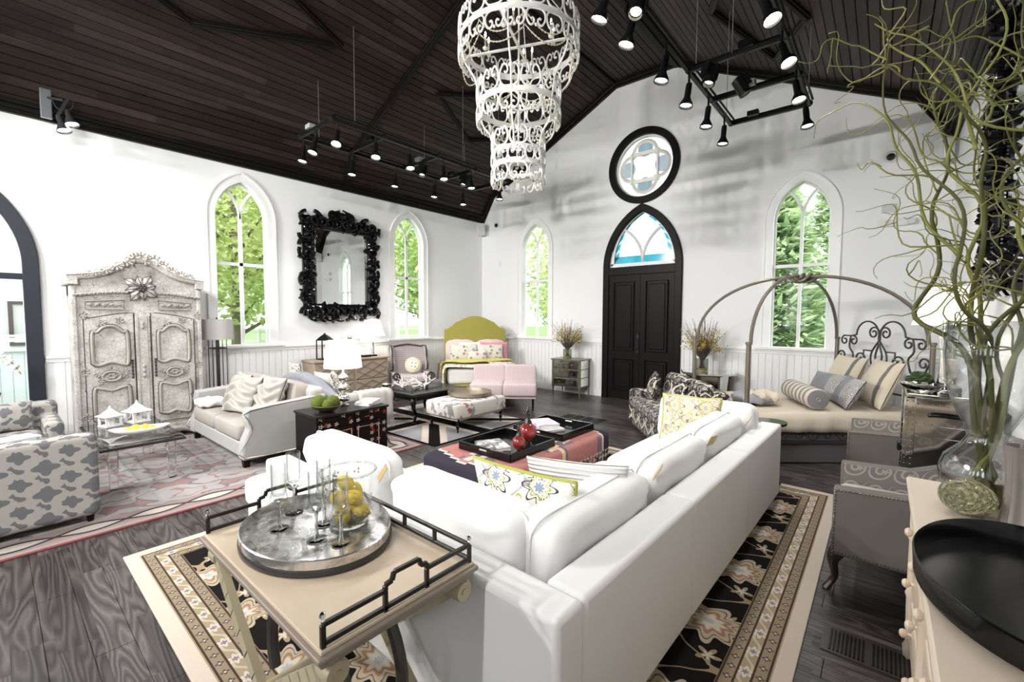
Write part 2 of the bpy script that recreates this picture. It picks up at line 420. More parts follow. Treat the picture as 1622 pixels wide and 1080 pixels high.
# ------------------------------------------------------------------ ceiling of dark boards
def m_board():
    n = NT('dark_ceiling_boards'); x, y, z = n.sep(n.geo()); rnd = n.node('ShaderNodeObjectInfo').outputs['Random']
    pc = n.m('FLOOR', n.m('DIVIDE', n.add(y, n.mul(rnd, 7)), 1.9)); h = n.wn(n.comb(pc, rnd, 2.2))
    g = n.noise(n.comb(n.mul(x, 14), n.mul(y, .9), n.add(n.mul(z, 14), n.mul(rnd, 40))), 2.2, 4, .6, .4)
    c = n.ramp(n.add(n.mul(g, .7), n.mul(h, .4)), [(.2, (.007, .005, .0045)), (.55, (.022, .0135, .0115)), (.9, (.055, .036, .031))])
    return n.fin(c, .42, spec=.2)
BOARD = m_board(); DKB = P('dark_beam', (.007, .006, .0055), .38, spec=.15)
PROF = [(0, 3.975), (.39, 4.6), (3.65, 6.19), (4.84, 6.19), (8.096, 4.6), (W, 3.975)]
ceil = MB()
for (x0, z0), (x1, z1) in zip(PROF, PROF[1:]):
    ceil.add([(x0, YF, z0+.035), (x1, YF, z1+.035), (x1, YB+.16, z1+.035), (x0, YB+.16, z0+.035), (x0, YF, z0+.09), (x1, YF, z1+.09), (x1, YB+.16, z1+.09), (x0, YB+.16, z0+.09)],
             [(0, 3, 2, 1), (4, 5, 6, 7), (0, 1, 5, 4), (2, 3, 7, 6), (1, 2, 6, 5), (0, 4, 7, 3)])
ceil = ceil.build('ceiling', DKB, smooth=0); ceil['kind'] = 'structure'
LB = YB-YF
for (x0, z0), (x1, z1) in zip(PROF, PROF[1:]):
    L = math.hypot(x1-x0, z1-z0); n_ = round(L/.112); bwid = L/n_; ang = math.atan2(z1-z0, x1-x0)
    pro = MB().box((0, 0, 0), (bwid-.008, LB, .03)).build('ceiling_board', BOARD, ceil, smooth=0, bevel=.005, seg=1)
    for i in range(n_):
        t = (i+.5)/n_; o = pro if i == 0 else inst(pro, ceil)
        o.location = (x0+(x1-x0)*t-math.sin(ang)*.018, (YB+YF)/2, z0+(z1-z0)*t+math.cos(ang)*.018); o.rotation_euler = (0, -ang, 0)
SLOPE = (6.19-4.6)/(3.65-.39)
def sl(x, y, d=.02):   # point on a slope, d below
    return V((x, y, 4.6+SLOPE*((x if x < 4.2 else W-x)-.39)-d))
def mould(name, pts, w_=.1, h_=.06):
    m = MB()
    for a, b in zip(pts, pts[1:]): m.bar(a, b, w_, h_); m.bar(V(a)-V((0, 0, h_*.5)), V(b)-V((0, 0, h_*.5)), w_*.45, h_*.7)
    return m.build(name, DKB, ceil, smooth=0, bevel=.008)
for yy in (4.38, -.9):
    for s_ in (0, 1):
        f = (lambda x: W-x) if s_ else (lambda x: x)
        mould('rib_moulding', [V((f(.02), yy, 3.99)), sl(f(.39), yy, 0), sl(f(3.65), yy, .02)], .11, .05)
for cy, hl in ((6.22, 1.22), (1.69, 1.6)):
    for cx in (1.98, W-1.98):
        c4 = [sl(cx, cy-hl), sl(cx-.53, cy), sl(cx, cy+hl), sl(cx+.53, cy)]
        for i in range(4): mould('diamond_moulding', [c4[i], c4[(i+1) % 4]], .085, .05)
for x_ in (4.84, 3.65): mould('ridge_moulding', [V((x_, YF, 6.165)), V((x_, YB, 6.165))], .17 if x_ > 4 else .05, .09 if x_ > 4 else .03)
for s_, x_ in ((1, 0), (-1, W)):
    m = MB()
    for dx, dz, w_, h_ in ((.03, 4.0, .06, .06), (.05, 4.04, .10, .05), (.075, 4.09, .15, .05)): m.bx(x_, x_+s_*(dx+w_/2), YF, YB, dz-h_/2, dz+h_/2)
    m.build('cornice', DKB, ceil, smooth=0, bevel=.006)
for (x0, z0), (x1, z1) in zip(PROF, PROF[1:]):
    m = MB(); m.bar((x0, YB-.05, z0+.01), (x1, YB-.05, z1+.01), .1, .13); m.bar((x0, YB-.025, z0-.03), (x1, YB-.025, z1-.03), .05, .12); m.build('gable_moulding', DKB, ceil, smooth=0, bevel=.006)
# ------------------------------------------------------------------ black double door with arched stained transom, circle window above
def ring_strip(m, outer, inner, y0, y1, closed=False):
    k = len(outer); vs = [(a, y, b) for y in (y0, y1) for lp in (inner, outer) for a, b in lp]; fs = []
    for i in range(k if closed else k-1):
        j = (i+1) % k; A, B, C_, D = i, j, k+j, k+i
        fs += [(A, B, C_, D), (2*k+A, 2*k+D, 2*k+C_, 2*k+B), (A, 2*k+A, 2*k+B, B), (D, C_, 2*k+C_, 2*k+D)]
    m.add(vs, fs)
door = struct('door_1'); DY = YB-.05
m = MB(); ring_strip(m, gothic(DA, DAP-DSP, 0, DSP, 14, DC), gothic(DA-.13, DAP-DSP-.15, 0, DSP, 14, DC), YB-.06, YB+.03); m.build('casing', BLACKW, door, smooth=30, bevel=.01)
MB().bx(DC-DA+.12, DC+DA-.12, YB-.055, YB+.02, 2.46, DSP).build('transom_bar', BLACKW, door, smooth=0, bevel=.008)
DW = DA-.13
for s_ in (-1, 1):
    x0, x1 = sorted((DC+s_*.004, DC+s_*DW)); lf = MB().bx(x0, x1, YB-.03, YB-.002, .01, 2.46).build('door_leaf', BLACKW, door, smooth=0)
    for z0, z1 in ((.98, 2.32), (.2, .8)):
        px0, px1 = x0+.12, x1-.12; m = MB()
        m.tube([(px0, YB-.033, z0), (px1, YB-.033, z0), (px1, YB-.033, z1), (px0, YB-.033, z1)], .018, 4, True); m.build('panel_moulding', BLACKW, lf, smooth=0)
        MB().bx(px0+.05, px1-.05, YB-.045, YB-.025, z0+.05, z1-.05).build('panel', BLACKW, lf, smooth=0, bevel=.012, seg=1)
m = MB().bx(DC-.055, DC-.012, YB-.042, YB-.03, .95, 1.3); m.tube([(DC-.035, YB-.04, 1.0), (DC-.035, YB-.08, 1.03), (DC-.035, YB-.08, 1.2), (DC-.035, YB-.04, 1.23)], .009, 6); m.build('door_handle', P('door_iron', (.05, .05, .055), .3, .8), door)
tr = struct('window_5'); AI = gothic(DA-.14, DAP-DSP-.17, DSP+.02, DSP+.04, 14, DC); AJ = gothic(DA-.20, DAP-DSP-.25, DSP+.075, DSP+.09, 14, DC)
m = MB(); ring_strip(m, AI, AJ, YB+.02, YB+.09); m.bx(DC-DA+.14, DC+DA-.14, YB+.02, YB+.09, DSP+.02, DSP+.075); m.build('sash', WH, tr, smooth=30)
GL0 = P  # noqa
def stained(name, col, var):
    n = NT(name); c = n.mix(n.noise(n.map(n.tc(), scale=(1, 1, .25)), 9, 3), col, var); t = n.node('ShaderNodeBsdfTransparent'); n.put(t.inputs[0], c)
    d = n.node('ShaderNodeBsdfGlossy', {'Roughness': .1}); mx = n.node('ShaderNodeMixShader', {0: .05}); n.t.links.new(t.outputs[0], mx.inputs[1]); n.t.links.new(d.outputs[0], mx.inputs[2]); n.t.links.new(mx.outputs[0], n.out.inputs[0]); return n.mat
SKYL = stained('light_sky_stained_glass', (.14, .27, .31), (.32, .36, .38)); PALEB = stained('milky_stained_glass', (.30, .36, .38), (.40, .43, .44)); TEAL = stained('teal_stained_glass', (.003, .085, .115), (.02, .20, .25)); CLEARS = stained('pale_stained_glass', (.33, .36, .37), (.42, .43, .43)); SKYB = stained('sky_stained_glass', (.10, .27, .33), (.32, .42, .46))
# teal border segments round the arch, one pane each, pale pane inside
AK = gothic(DA-.30, DAP-DSP-.40, DSP+.20, DSP+.21, 14, DC)
MB().add([(a, YB+.06, b) for a, b in AK], [tuple(range(len(AK)))]).build('pane', CLEARS, tr, smooth=0)
for i in range(1, len(AJ)-2):
    MB().add([(AJ[i][0], YB+.055, AJ[i][1]), (AJ[i+1][0], YB+.055, AJ[i+1][1]), (AK[i+1][0], YB+.055, AK[i+1][1]), (AK[i][0], YB+.055, AK[i][1])], [(0, 1, 2, 3)]).build('pane', TEAL if i % 3 else SKYB, tr, smooth=0)
for i in range(6):
    x0 = DC-.59+i*1.18/6; MB().add([(x0, YB+.057, DSP+.075), (x0+1.18/6, YB+.057, DSP+.075), (x0+1.18/6, YB+.057, DSP+.21), (x0, YB+.057, DSP+.21)], [(0, 1, 2, 3)]).build('pane', TEAL, tr, smooth=0)
Rb = .75
for s_ in (-1, 1):
    pts = [(DC+s_*(Rb-math.sqrt(max(0, Rb*Rb-(.7*i/10)**2))), YB+.05, DSP+.08+.7*i/10) for i in range(11)]; MB().tube(pts, .026, 6).build('tracery', WH, tr, smooth=60)
cw = struct('window_6'); cl = lambda r: [(DC+r*math.cos(t*PI/24), 4.50+r*math.sin(t*PI/24)) for t in range(48)]
m = MB(); ring_strip(m, cl(.70), cl(.575), YB-.06, YB+.03, True); m.build('casing', BLACKW, cw, smooth=30, bevel=.01)
CREAM = P('cream_tracery', (.9, .87, .82), .5)
m = MB(); ring_strip(m, cl(.59), cl(.545), YB+.03, YB+.09, True); m.build('sash', WH, cw, smooth=30)
for k in range(4):
    a = PI/2*k; d = (math.cos(a), math.sin(a)); pts = [(DC+d[0]*(.21)+d[1]*-.21+0, YB+.06, 4.5+d[1]*.21+d[0]*.21)]
    cxx, czz = DC+d[0]*.25, 4.5+d[1]*.25; arcp = [(cxx+.23*math.cos(a+t), YB+.06, czz+.23*math.sin(a+t)) for t in [(-105+210*i/14)*PI/180 for i in range(15)]]
    MB().tube(arcp, .035, 4, flat=.8).build('tracery', CREAM, cw, smooth=50)
    MB().bar((DC+d[0]*.255-d[1]*.29, YB+.06, 4.5+d[1]*.255+d[0]*.29), (DC+d[0]*.255+d[1]*.29, YB+.06, 4.5+d[1]*.255-d[0]*.29), .03, .07).build('tracery_bar', CREAM, cw, smooth=0)
    MB().add([(cxx+d[0]*.09+.15*math.cos(t*PI/10), YB+.075, czz+d[1]*.09+.15*math.sin(t*PI/10)) for t in range(20)], [tuple(range(20))]).build('pane', PALEB if k % 2 == 0 else SKYL, cw, smooth=0)
MB().add([(a, YB+.085, b) for a, b in cl(.56)], [tuple(range(48))]).build('pane', CLEARS, cw, smooth=0)
# ------------------------------------------------------------------ arched glass door on the left, next room beyond
d2 = struct('door_2'); SL = P('slate_door_paint', (.028, .03, .042), .4, spec=.25)
def xm(m): return m
m = MB(); m.M = MX(((0, 1, 0, -YB+.0), (1, 0, 0, 0), (0, 0, 1, 0), (0, 0, 0, 1)))
ring_strip(m, gothic(DA, D2AP-D2SP, 0, D2SP, 14, D2C), gothic(DA-.14, D2AP-D2SP-.16, 0, D2SP, 14, D2C), YB-.03, YB+.06); m.build('casing', SL, d2, smooth=30, bevel=.008)
MB().bx(-.06, .03, D2C-DA+.12, D2C+DA-.12, 2.06, 2.13).build('transom_bar', SL, d2, smooth=0, bevel=.006)
MB().bx(-.03, -.022, D2C-DA+.14, D2C+DA-.14, .02, 2.06).build('pane', PANE, d2, smooth=0)
lp = [(a, max(b, 2.13)) for a, b in gothic(DA-.14, D2AP-D2SP-.16, 0, D2SP, 14, D2C)]
MB().add([(-.025, a, b) for a, b in lp], [tuple(range(len(lp)))]).build('pane', PANE, d2, smooth=0)
for z_ in (1.22, 1.32, 1.38): MB().bx(-.018, -.012, D2C-DA+.15, D2C+DA-.15, z_, z_+(.05 if z_ == 1.32 else .025)).build('frosted_stripe', P('frosted_vinyl', (.9, .92, .92), .6), d2, smooth=0)
PALE = P('pale_teal_wall', (.66, .74, .74), .6)
nx = MB().bx(-2.7, -2.6, -3.2, 2.2, 0, 4).build('wall_next_room', PALE, smooth=0); nx['kind'] = 'structure'
for i in range(40): 
    o = MB().box((-2.595, -3.1+i*.13, .55), (.012, .122, 1.0)).build('board', PALE, nx, smooth=0) if i == 0 else inst(o, nx, (0, i*.13, 0))
MB().bx(-2.6, -2.56, -3.2, 2.2, 1.06, 1.12).build('chair_rail', PALE, nx, smooth=0)
nf = MB().bx(-2.7, -.16, -3.2, 2.2, -.1, 0).build('floor_next_room', P('next_room_floor', (.2, .17, .15), .5), smooth=0); nf['kind'] = 'structure'
pf = thing('framed_print', 'dark framed picture on pale wall seen through the arched glass door', 'picture', (-2.6, .55, 1.5))
m = MB()
for a in ((-.35, -.3, -.3, .3), (.3, .35, -.3, .3), (-.35, .35, -.35, -.3), (-.35, .35, .3, .35)): m.bx(0, .03, *a)
m.build('frame', P('frame_umber', (.08, .06, .05), .5), pf, smooth=0); MB().bx(0, .015, -.3, .3, -.3, .3).build('print', P('print_paper', (.6, .62, .6), .6), pf, smooth=0)
# ------------------------------------------------------------------ outdoors: lawn, fence, trees
gr = MB().box((4, 4, -.35), (130, 130, .1)).build('ground', P('lawn', (.10, .22, .035), .9, var=.3), smooth=0); gr['kind'] = 'structure'
def m_leaf(name, a, b):
    n = NT(name); r = n.node('ShaderNodeObjectInfo').outputs['Random']; c = n.mix(n.m('SMOOTH_MIN', 1, n.mx(0, n.add(n.mul(n.sub(n.noise(n.tc(), 2.6, 3), .5), 2.4), .5)), .1), a, b)
    n.fin(c, .5, spec=.2); tl_ = n.node('ShaderNodeBsdfTranslucent'); n.put(tl_.inputs[0], c); ms = n.node('ShaderNodeMixShader', {0: .35}); n.t.links.new(n.b.outputs[0], ms.inputs[1]); n.t.links.new(tl_.outputs[0], ms.inputs[2]); n.t.links.new(ms.outputs[0], n.out.inputs[0]); return n.mat
LEAFM = [m_leaf('maple_leaves', (.28, .38, .09), (.78, .80, .42)), m_leaf('lime_leaves', (.22, .37, .10), (.68, .76, .36)), m_leaf('pine_needles', (.20, .34, .16), (.74, .82, .56)), m_leaf('birch_leaves', (.4, .5, .2), (.8, .82, .5))]
BARK = P('bark', (.16, .13, .10), .85, bump=.5, bsc=20)
def tree(name, label, x, y, h_, r_, mt, kind=0, seed=1, n_=9000, base=.25):
    rd = random.Random(seed); t = thing(name, label, 'tree', (x, y, -.3), 0, 'trees outside the windows')
    m = MB(); m.tube([(0, 0, 0), (.08, .03, h_*.4), (-.05, 0, h_*.9)], [.17, .12, .03], 8)
    if kind == 0:
        for k in range(12):
            a = rd.random()*6.28; z = h_*(.18+.05*k); L = r_*(.6+.4*rd.random()); m.tube([(0, 0, z), (L*.5*math.cos(a), L*.5*math.sin(a), z+L*.3), (L*math.cos(a), L*math.sin(a), z+L*.45)], [.06, .035, .012], 5)
    else:
        for k in range(26):
            a = rd.random()*6.28; z = h_*(.1+.033*k); L = r_*(1.05-z/h_); m.tube([(0, 0, z), (L*math.cos(a), L*math.sin(a), z-.1*L)], [.03, .008], 4)
    m.build('trunk', BARK, t)
    m = MB(); vs = []; fs = []
    for i in range(n_):
        if kind == 0:
            while 1:
                p = V((rd.uniform(-1, 1), rd.uniform(-1, 1), rd.uniform(-1, 1)))
                if .35 < p.length < 1: break
            p = V((p.x*r_, p.y*r_, h_*(base+.38)+p.z*h_*.42)); s_ = rd.uniform(.07, .16)
            a = V((rd.gauss(0, 1), rd.gauss(0, 1), rd.gauss(0, .6))).normalized(); b = a.cross(V((rd.gauss(0, 1), rd.gauss(0, 1), rd.gauss(0, 1)))).normalized()
            q = [p-a*s_, p+b*s_*.5, p+a*s_, p-b*s_*.5]
        else:
            z = h_*(.08+.92*rd.random()**1.3); tier = round(z/.34)*.34; a_ = rd.random()*6.28; L = r_*(1.06-z/h_)*math.sqrt(rd.random()); z = tier-.12*L+rd.uniform(-.13, .13)
            p = V((L*math.cos(a_), L*math.sin(a_), z)); a = V((math.cos(a_)+rd.gauss(0, .4), math.sin(a_)+rd.gauss(0, .4), rd.gauss(.1, .3))).normalized(); b = a.cross(V((0, rd.gauss(0, .4), 1))).normalized(); s_ = rd.uniform(.12, .26)
            q = [p-a*s_*.6, p+b*s_*.28, p+a*s_, p-b*s_*.28]
        k = len(vs); vs += q; fs.append((k, k+1, k+2, k+3))
    m.add(vs, fs); o = m.build('foliage', mt, t, smooth=0); o['kind'] = 'stuff'
tree('maple_tree', 'yellow-green maple filling the upper left window beside the armoire', -5.5, 4.3, 7.6, 2.9, LEAFM[0], 0, 3)
tree('lime_tree', 'bright leafy tree in the lower half of the window beside the armoire', -12.6, 8.0, 7.5, 2.8, LEAFM[1], 0, 4)
tree('lime_tree', 'green leafy tree in the window between black mirror and olive bed', -5.6, 12.0, 7, 2.8, LEAFM[1], 0, 5)
tree('maple_tree', 'farther maple seen behind the window between mirror and bed', -12, 17.5, 8, 3, LEAFM[0], 0, 6)
tree('birch_tree', 'thin pale tree in the narrow window left of the black door', -1.6, 14.2, 7.5, 1.7, LEAFM[3], 0, 8, 2600)
tree('lime_tree', 'low green tree at the bottom of the window left of the black door', -6.6, 22, 5, 2.2, LEAFM[1], 0, 9, 4000)
tree('pine_tree', 'tall tiered pine filling the window behind the iron canopy bed', 5.6, 12.6, 6.2, 2.1, LEAFM[2], 1, 10, 15000)
tree('pine_tree', 'second pine at the right half of the window behind the canopy bed', 6.9, 17.0, 8.2, 2.3, LEAFM[2], 1, 11, 14000)
fe = thing('garden_fence', 'low white garden fence beyond the left wall windows', 'fence', (-13, 6, -.3))
for z_ in (.75, 1.15): MB().bx(-.03, .03, -8, 14, z_, z_+.12).build('rail', TRIMW, fe, smooth=0)
pp = MB().bx(-.06, .06, -.06, .06, 0, 1.35).build('post', TRIMW, fe, smooth=0, loc=(0, -8, 0))
for i in range(1, 10): inst(pp, fe, (0, -8+i*2.4, 0))
# ------------------------------------------------------------------ track light rigs
BULB = emis('lit_bulb', (1, .96, .88), 22)
ZR = 4.2
def head_mesh(parent, x, y, aim, watts, size=125, drop=.12):
    "one can lamp hanging from the rig, aim is the direction of its beam"
    a = V(aim).normalized(); top = V((x, y, ZR-.03)); piv = top-V((0, 0, drop))
    hd = MB(); hd.cyl(top, piv, .012, n=6); hd.ball(piv, .026, 8, 5)
    q = a.to_track_quat('-Z', 'Y').to_matrix().to_4x4(); hd.M = MX.Translation(piv) @ q
    hd.lathe([(.028, .02), (.032, -.02), (.032, -.12), (.045, -.15), (.066, -.19), (.07, -.215), (.062, -.213), (.05, -.18)], n=14, caps=False); hd.cyl((0, 0, .02), (0, 0, .018), .028, n=14)
    h = hd.build('lamp_head', BLACKM, parent)
    b = MB(); b.M = hd.M; b.lathe([(.0, -.207), (.03, -.205), (.052, -.195), (.05, -.18), (0, -.175)][::-1], n=14, caps=False); b.build('bulb', BULB, h)
    if watts:
        l = bpy.data.lights.new('beam', 'SPOT'); l.energy = watts; l.spot_size = math.radians(size); l.spot_blend = .8; l.shadow_soft_size = .06; l.color = (1, .985, .955)
        o = bpy.data.objects.new('beam', l); COL.objects.link(o); o.parent = h; o.matrix_local = MX.Translation(piv+a*.23) @ q
def rig(label, x0, x1, y0, y1, lamps, rods, cross, watts, parcans=(), hang=True):
    t = thing('track_light_rig', label, 'track lights', (0, 0, 0))
    for x in (x0, x1):
        m = MB(); m.bx(x-.02, x+.02, y0, y1, ZR-.03, ZR+.015); m.cyl((x+.035, y0, ZR+.04), (x+.035, y1, ZR+.04), .013, n=6); m.build('track_bar', BLACKM, t, smooth=30)
    for y in cross:
        m = MB(); m.bx(x0, x1, y-.018, y+.018, ZR-.03, ZR+.012); m.cyl((x0, y+.03, ZR+.04), (x1, y+.03, ZR+.04), .012, n=6); m.ball((x0, y, ZR), .04, 8, 5); m.ball((x1, y, ZR), .04, 8, 5); m.build('crossbar', BLACKM, t, smooth=30)
    for x, y, top in rods:
        MB().cyl((x, y, ZR), (x, y, top), .0045, n=5).build('suspension_cable', P('cable_grey', (.25, .25, .25), .4, .5), t)
    for i, (x, y, aim) in enumerate(lamps): head_mesh(t, x, y, aim, watts)
    for i, y in enumerate(cross):
        fx = (.3, .62, .45)[i % 3]; MB().box((x0+(x1-x0)*fx, y+.01, ZR+.06), (.13, .09, .06)).build('driver_box', BLACKM if i % 2 else P('conduit_grey', (.45, .46, .48), .4, .3), t, smooth=0, bevel=.006)
    for x, y, aim in parcans:
        a = V(aim).normalized(); q = a.to_track_quat('-Z', 'Y').to_matrix().to_4x4(); p = MB(); p.cyl((x, y, ZR), (x, y, ZR-.1), .015, n=6); p.M = MX.Translation((x, y, ZR-.13)) @ q
        p.lathe([(.02, .1), (.06, .08), (.062, -.1), (.052, -.1), (.05, -.04)], n=14, caps=False); p.box((.075, 0, 0), (.012, .05, .16)); p.box((-.075, 0, 0), (.012, .05, .16)); p.box((0, .07, .02), (.09, .05, .12)); ph = p.build('theatre_spot', BLACKM, t)
        b = MB(); b.M = p.M; b.lathe([(0, -.055), (.045, -.06)], n=12, caps=False); b.build('bulb', emis('dim_bulb', (1, .9, .7), 6) if 'dim_bulb' not in bpy.data.materials else bpy.data.materials['dim_bulb'], ph)
    return t
LL = [(1.38, 3.02, (.05, -.15, -1)), (1.80, 2.99, (.1, -.3, -1)), (2.28, 3.05, (.3, -.3, -1)), (2.28, 3.62, (.25, -.2, -1)), (1.38, 3.78, (.05, -.1, -1)), (1.38, 4.58, (-.02, -.1, -1)), (2.28, 4.19, (.25, -.1, -1)), (1.38, 5.44, (0, -.1, -1)), (2.28, 4.86, (.2, -.1, -1)), (2.28, 5.48, (.15, -.05, -1)), (1.38, 6.16, (.05, -.05, -1)), (2.2, 6.33, (.05, -.1, -1))]
rig('black ladder-shaped track light rig hanging over the sofas on the left', 1.38, 2.28, 2.98, 6.43, LL, [(1.38, 3.25, 5.08), (2.28, 3.3, 5.5), (1.38, 5.2, 5.05), (2.28, 5.3, 5.5), (1.38, 6.2, 5.05), (2.28, 6.2, 5.5)], [2.98, 3.75, 4.75, 5.6, 6.43], SPOT_W, [(1.85, 4.78, (.2, -.3, -1)), (2.0, 5.6, (0, -.4, -1))])
RL = [(6.2, 3.04, (-.3, -.1, -1)), (6.2, 3.46, (-.2, -.15, -1)), (6.2, 4.16, (-.15, -.1, -1)), (6.2, 4.8, (-.1, -.1, -1)), (6.2, 5.46, (-.08, -.08, -1)), (6.2, 6.12, (-.05, -.05, -1)), (7.06, 6.19, (.12, -.08, -1)), (7.06, 5.44, (.2, -.2, -1)), (7.06, 4.63, (.35, -.25, -1)), (7.06, 3.89, (.35, -.2, -1))]
rig('black ladder-shaped track light rig hanging over the white sectional and canopy bed', 6.2, 7.06, 2.4, 6.43, RL, [(6.2, 3.5, 5.5), (6.2, 5.0, 5.5), (6.62, 4.75, 5.3), (7.06, 6.35, 5.05), (6.2, 6.2, 5.5)], [3.36, 4.78, 5.6, 6.43], SPOT_W*.8, [(6.28, 3.36, (.1, -.5, -1)), (6.42, 4.78, (-.15, -.3, -1)), (6.6, 5.2, (.5, .2, -1))])
FL = [(1.4, y, (.1, .85, -.55)) for y in (-3.2, -2.2, -1.2)]+[(2.28, y, (.35, .9, -.35)) for y in (-3.2, -2.2, -1.2)]  # unseen rigs added behind the camera to light the room from the front
rig('unseen fill light rig added behind the photographer on the left side', 1.4, 2.28, -3.6, -.6, FL, [(1.4, -1, 5.05), (2.28, -3, 5.5)], [-3.6, -2, -.6], FILL_W*1.15)
FILL_R = [(6.2, y, (-.75, .7, -.3)) for y in (-3.2, -2.2, -1.2)]+[(7.06, y, (-.6, .8, -.3)) for y in (-3.2, -2.2, -1.2)]
rig('unseen fill light rig added behind the photographer on the right side', 6.2, 7.06, -3.6, -.6, FILL_R, [(6.2, -1, 5.5), (7.06, -3, 5.05)], [-3.6, -2, -.6], FILL_W*.8)
# bracketed lamps on the left cornice
wl = thing('cornice_spotlight', 'pair of lit spotlights on a bracket at the left cornice', 'spotlight', (.12, .62, 4.1))
MB().box((.06, -.08, .03), (.05, .1, .34)).build('driver_box', P('fixture_grey', (.3, .32, .35), .3, .6), wl, smooth=0, bevel=.01)
m = MB(); m.cyl((.08, -.06, .1), (.2, .06, .08), .016, n=8); m.bar((.22, .1, .12), (.22, 0, -.13), .04, .03); m.tube(smooth_pts([(.1, -.04, .1), (.14, .02, -.02), (.2, .12, .0), (.22, .14, .1)], 5), .006, 5); m.build('bracket', P('fixture_black', (.05, .05, .055), .3, .5), wl)
for dx, dy, dz in ((.22, .09, -.08), (.24, .02, -.18)):
    m = MB(); m.M = T(dx, dy, dz, 12, -14); m.lathe([(.028, .05), (.03, -.03), (.06, -.1), (.072, -.13), (.064, -.128), (.05, -.09)], n=14, caps=False); h = m.build('lamp_head', P('fixture_black', (0, 0, 0)), wl)
    b = MB(); b.M = m.M; b.lathe([(0, -.115), (.06, -.11)], n=14, caps=False); b.build('bulb', BULB, h)
# ------------------------------------------------------------------ chandelier
CHW = P('distressed_white_iron', (.84, .83, .81), .45, var=.15, bump=.3, bsc=40)
CHX, CHY = 4.25, 4.38; Z1, Z2, Z3 = 5.0, 4.24, 3.60
ch = thing('chandelier', 'white scrolled iron chandelier in three shrinking tiers with candle lights', 'chandelier', (CHX, CHY, 0))
def motif(w_, h_):
    m = MB()
    for s_ in (-1, 1):
        pts = [(0, 0, 0)]+[(s_*x*w_, 0, z*h_) for x, z in ((.30, .04), (.46, .30), (.44, .66), (.30, .92), (.16, .90), (.09, .70), (.16, .55), (.25, .62))]
        m.tube(smooth_pts(pts, 3), .0115, 5)
    m.ball((0, 0, h_*.9), .018, 6, 4)
    return m
def tier(R, z, nu, hu, hd, band=(.045,), bands=None):
    for bz in (bands or [0]):
        m = MB(); k = 48
        m.lathe([(R, -.03), (R, .03), (R-.012, .03), (R-.012, -.03), (R, -.03)], (0, 0, z+bz), k, caps=False); m.build('ring', CHW, ch, smooth=30)
    for h_, up in ((hu, 1), (hd, -1)):
        if not h_: continue
        pro = motif(2*PI*R/nu*1.0, h_).build('scroll', CHW, ch, smooth=60)
        for i in range(nu):
            a = 2*PI*i/nu; o = pro if i == 0 else inst(pro, ch)
            zz = z+(max(bands or [0]) if up > 0 else min(bands or [0]))+up*.03
            o.location = (R*math.sin(a), -R*math.cos(a), zz); o.rotation_euler = (0 if up > 0 else PI, 0, a if up > 0 else a)
def swags(R, z, n_, dip, R2=None):
    for i in range(n_):
        a0, a1 = 2*PI*i/n_, 2*PI*(i+1)/n_; m = MB(); k = 14
        for j in range(k+1):
            t = j/k; a = a0+(a1-a0)*t; m.ball((R*math.cos(a), R*math.sin(a), z-dip*4*t*(1-t)), .012, 5, 3)
        m.tube([(R*math.cos(a0+(a1-a0)*j/k), R*math.sin(a0+(a1-a0)*j/k), z-dip*4*(j/k)*(1-j/k)) for j in range(k+1)], .006, 4); m.build('bead_swag', P('bead_champagne', (.62, .56, .46), .35), ch)
def candle(x, y, z, h_=.16):
    m = MB(); m.lathe([(.0, -.03), (.03, -.02), (.035, 0), (.014, .005)], (x, y, z), 8, caps=False); m.build('candle_cup', CHW, ch)
    m = MB(); m.cyl((x, y, z), (x, y, z+h_*.62), .012, n=8); c = m.build('candle_sleeve', P('candle_cream', (.85, .8, .68), .5), ch)
    MB().lathe([(.006, h_*.62), (.014, h_*.75), (.008, h_*.92), (.001, h_)], (x, y, z), 8).build('flame_bulb', BULB, c)
tier(.735, Z1, 20, .22, .19); tier(.51, Z2, 13, .26, .2); tier(.325, Z3, 9, .22, .2, bands=[.07, -.09])
m = motif(.22, .18); pro = m.build('scroll', CHW, ch, smooth=60)
for i in range(10):
    a = 2*PI*i/10; o = pro if i == 0 else inst(pro, ch); o.location = (.325*math.sin(a), -.325*math.cos(a), Z3-.09); o.rotation_euler = (0, 0, a)
for z, R, n_ in ((Z1-.02, .72, 2), (Z2-.03, .5, 3)):
    for k in range(n_):
        a = PI*k/n_*1+.4 if n_ == 2 else 2*PI*k/3+.3
        m = MB(); p0 = (R*math.cos(a), R*math.sin(a), z) if n_ == 3 else (R*math.cos(a), R*math.sin(a), z); p1 = (0, 0, z) if n_ == 3 else (-R*math.cos(a), -R*math.sin(a), z)
        m.bar(p0, p1, .03, .02); m.build('cross_arm', CHW, ch, smooth=0)
for k in range(4):
    a = PI/2*k+.4
    for s_ in (-.06, .06): candle(.42*math.cos(a)-s_*math.sin(a), .42*math.sin(a)+s_*math.cos(a), Z1+.01, .2)
for k in range(3):
    a = 2*PI*k/3+.3
    for s_ in (-.06, .06): candle(.32*math.cos(a)-s_*math.sin(a), .32*math.sin(a)+s_*math.cos(a), Z2, .2)
candle(0, 0, Z3, .18)
swags(.70, Z1-.04, 8, .2); swags(.49, Z2-.05, 6, .14); swags(.31, Z3-.18, 4, .17); swags(.70, Z1-.19, 8, .16)
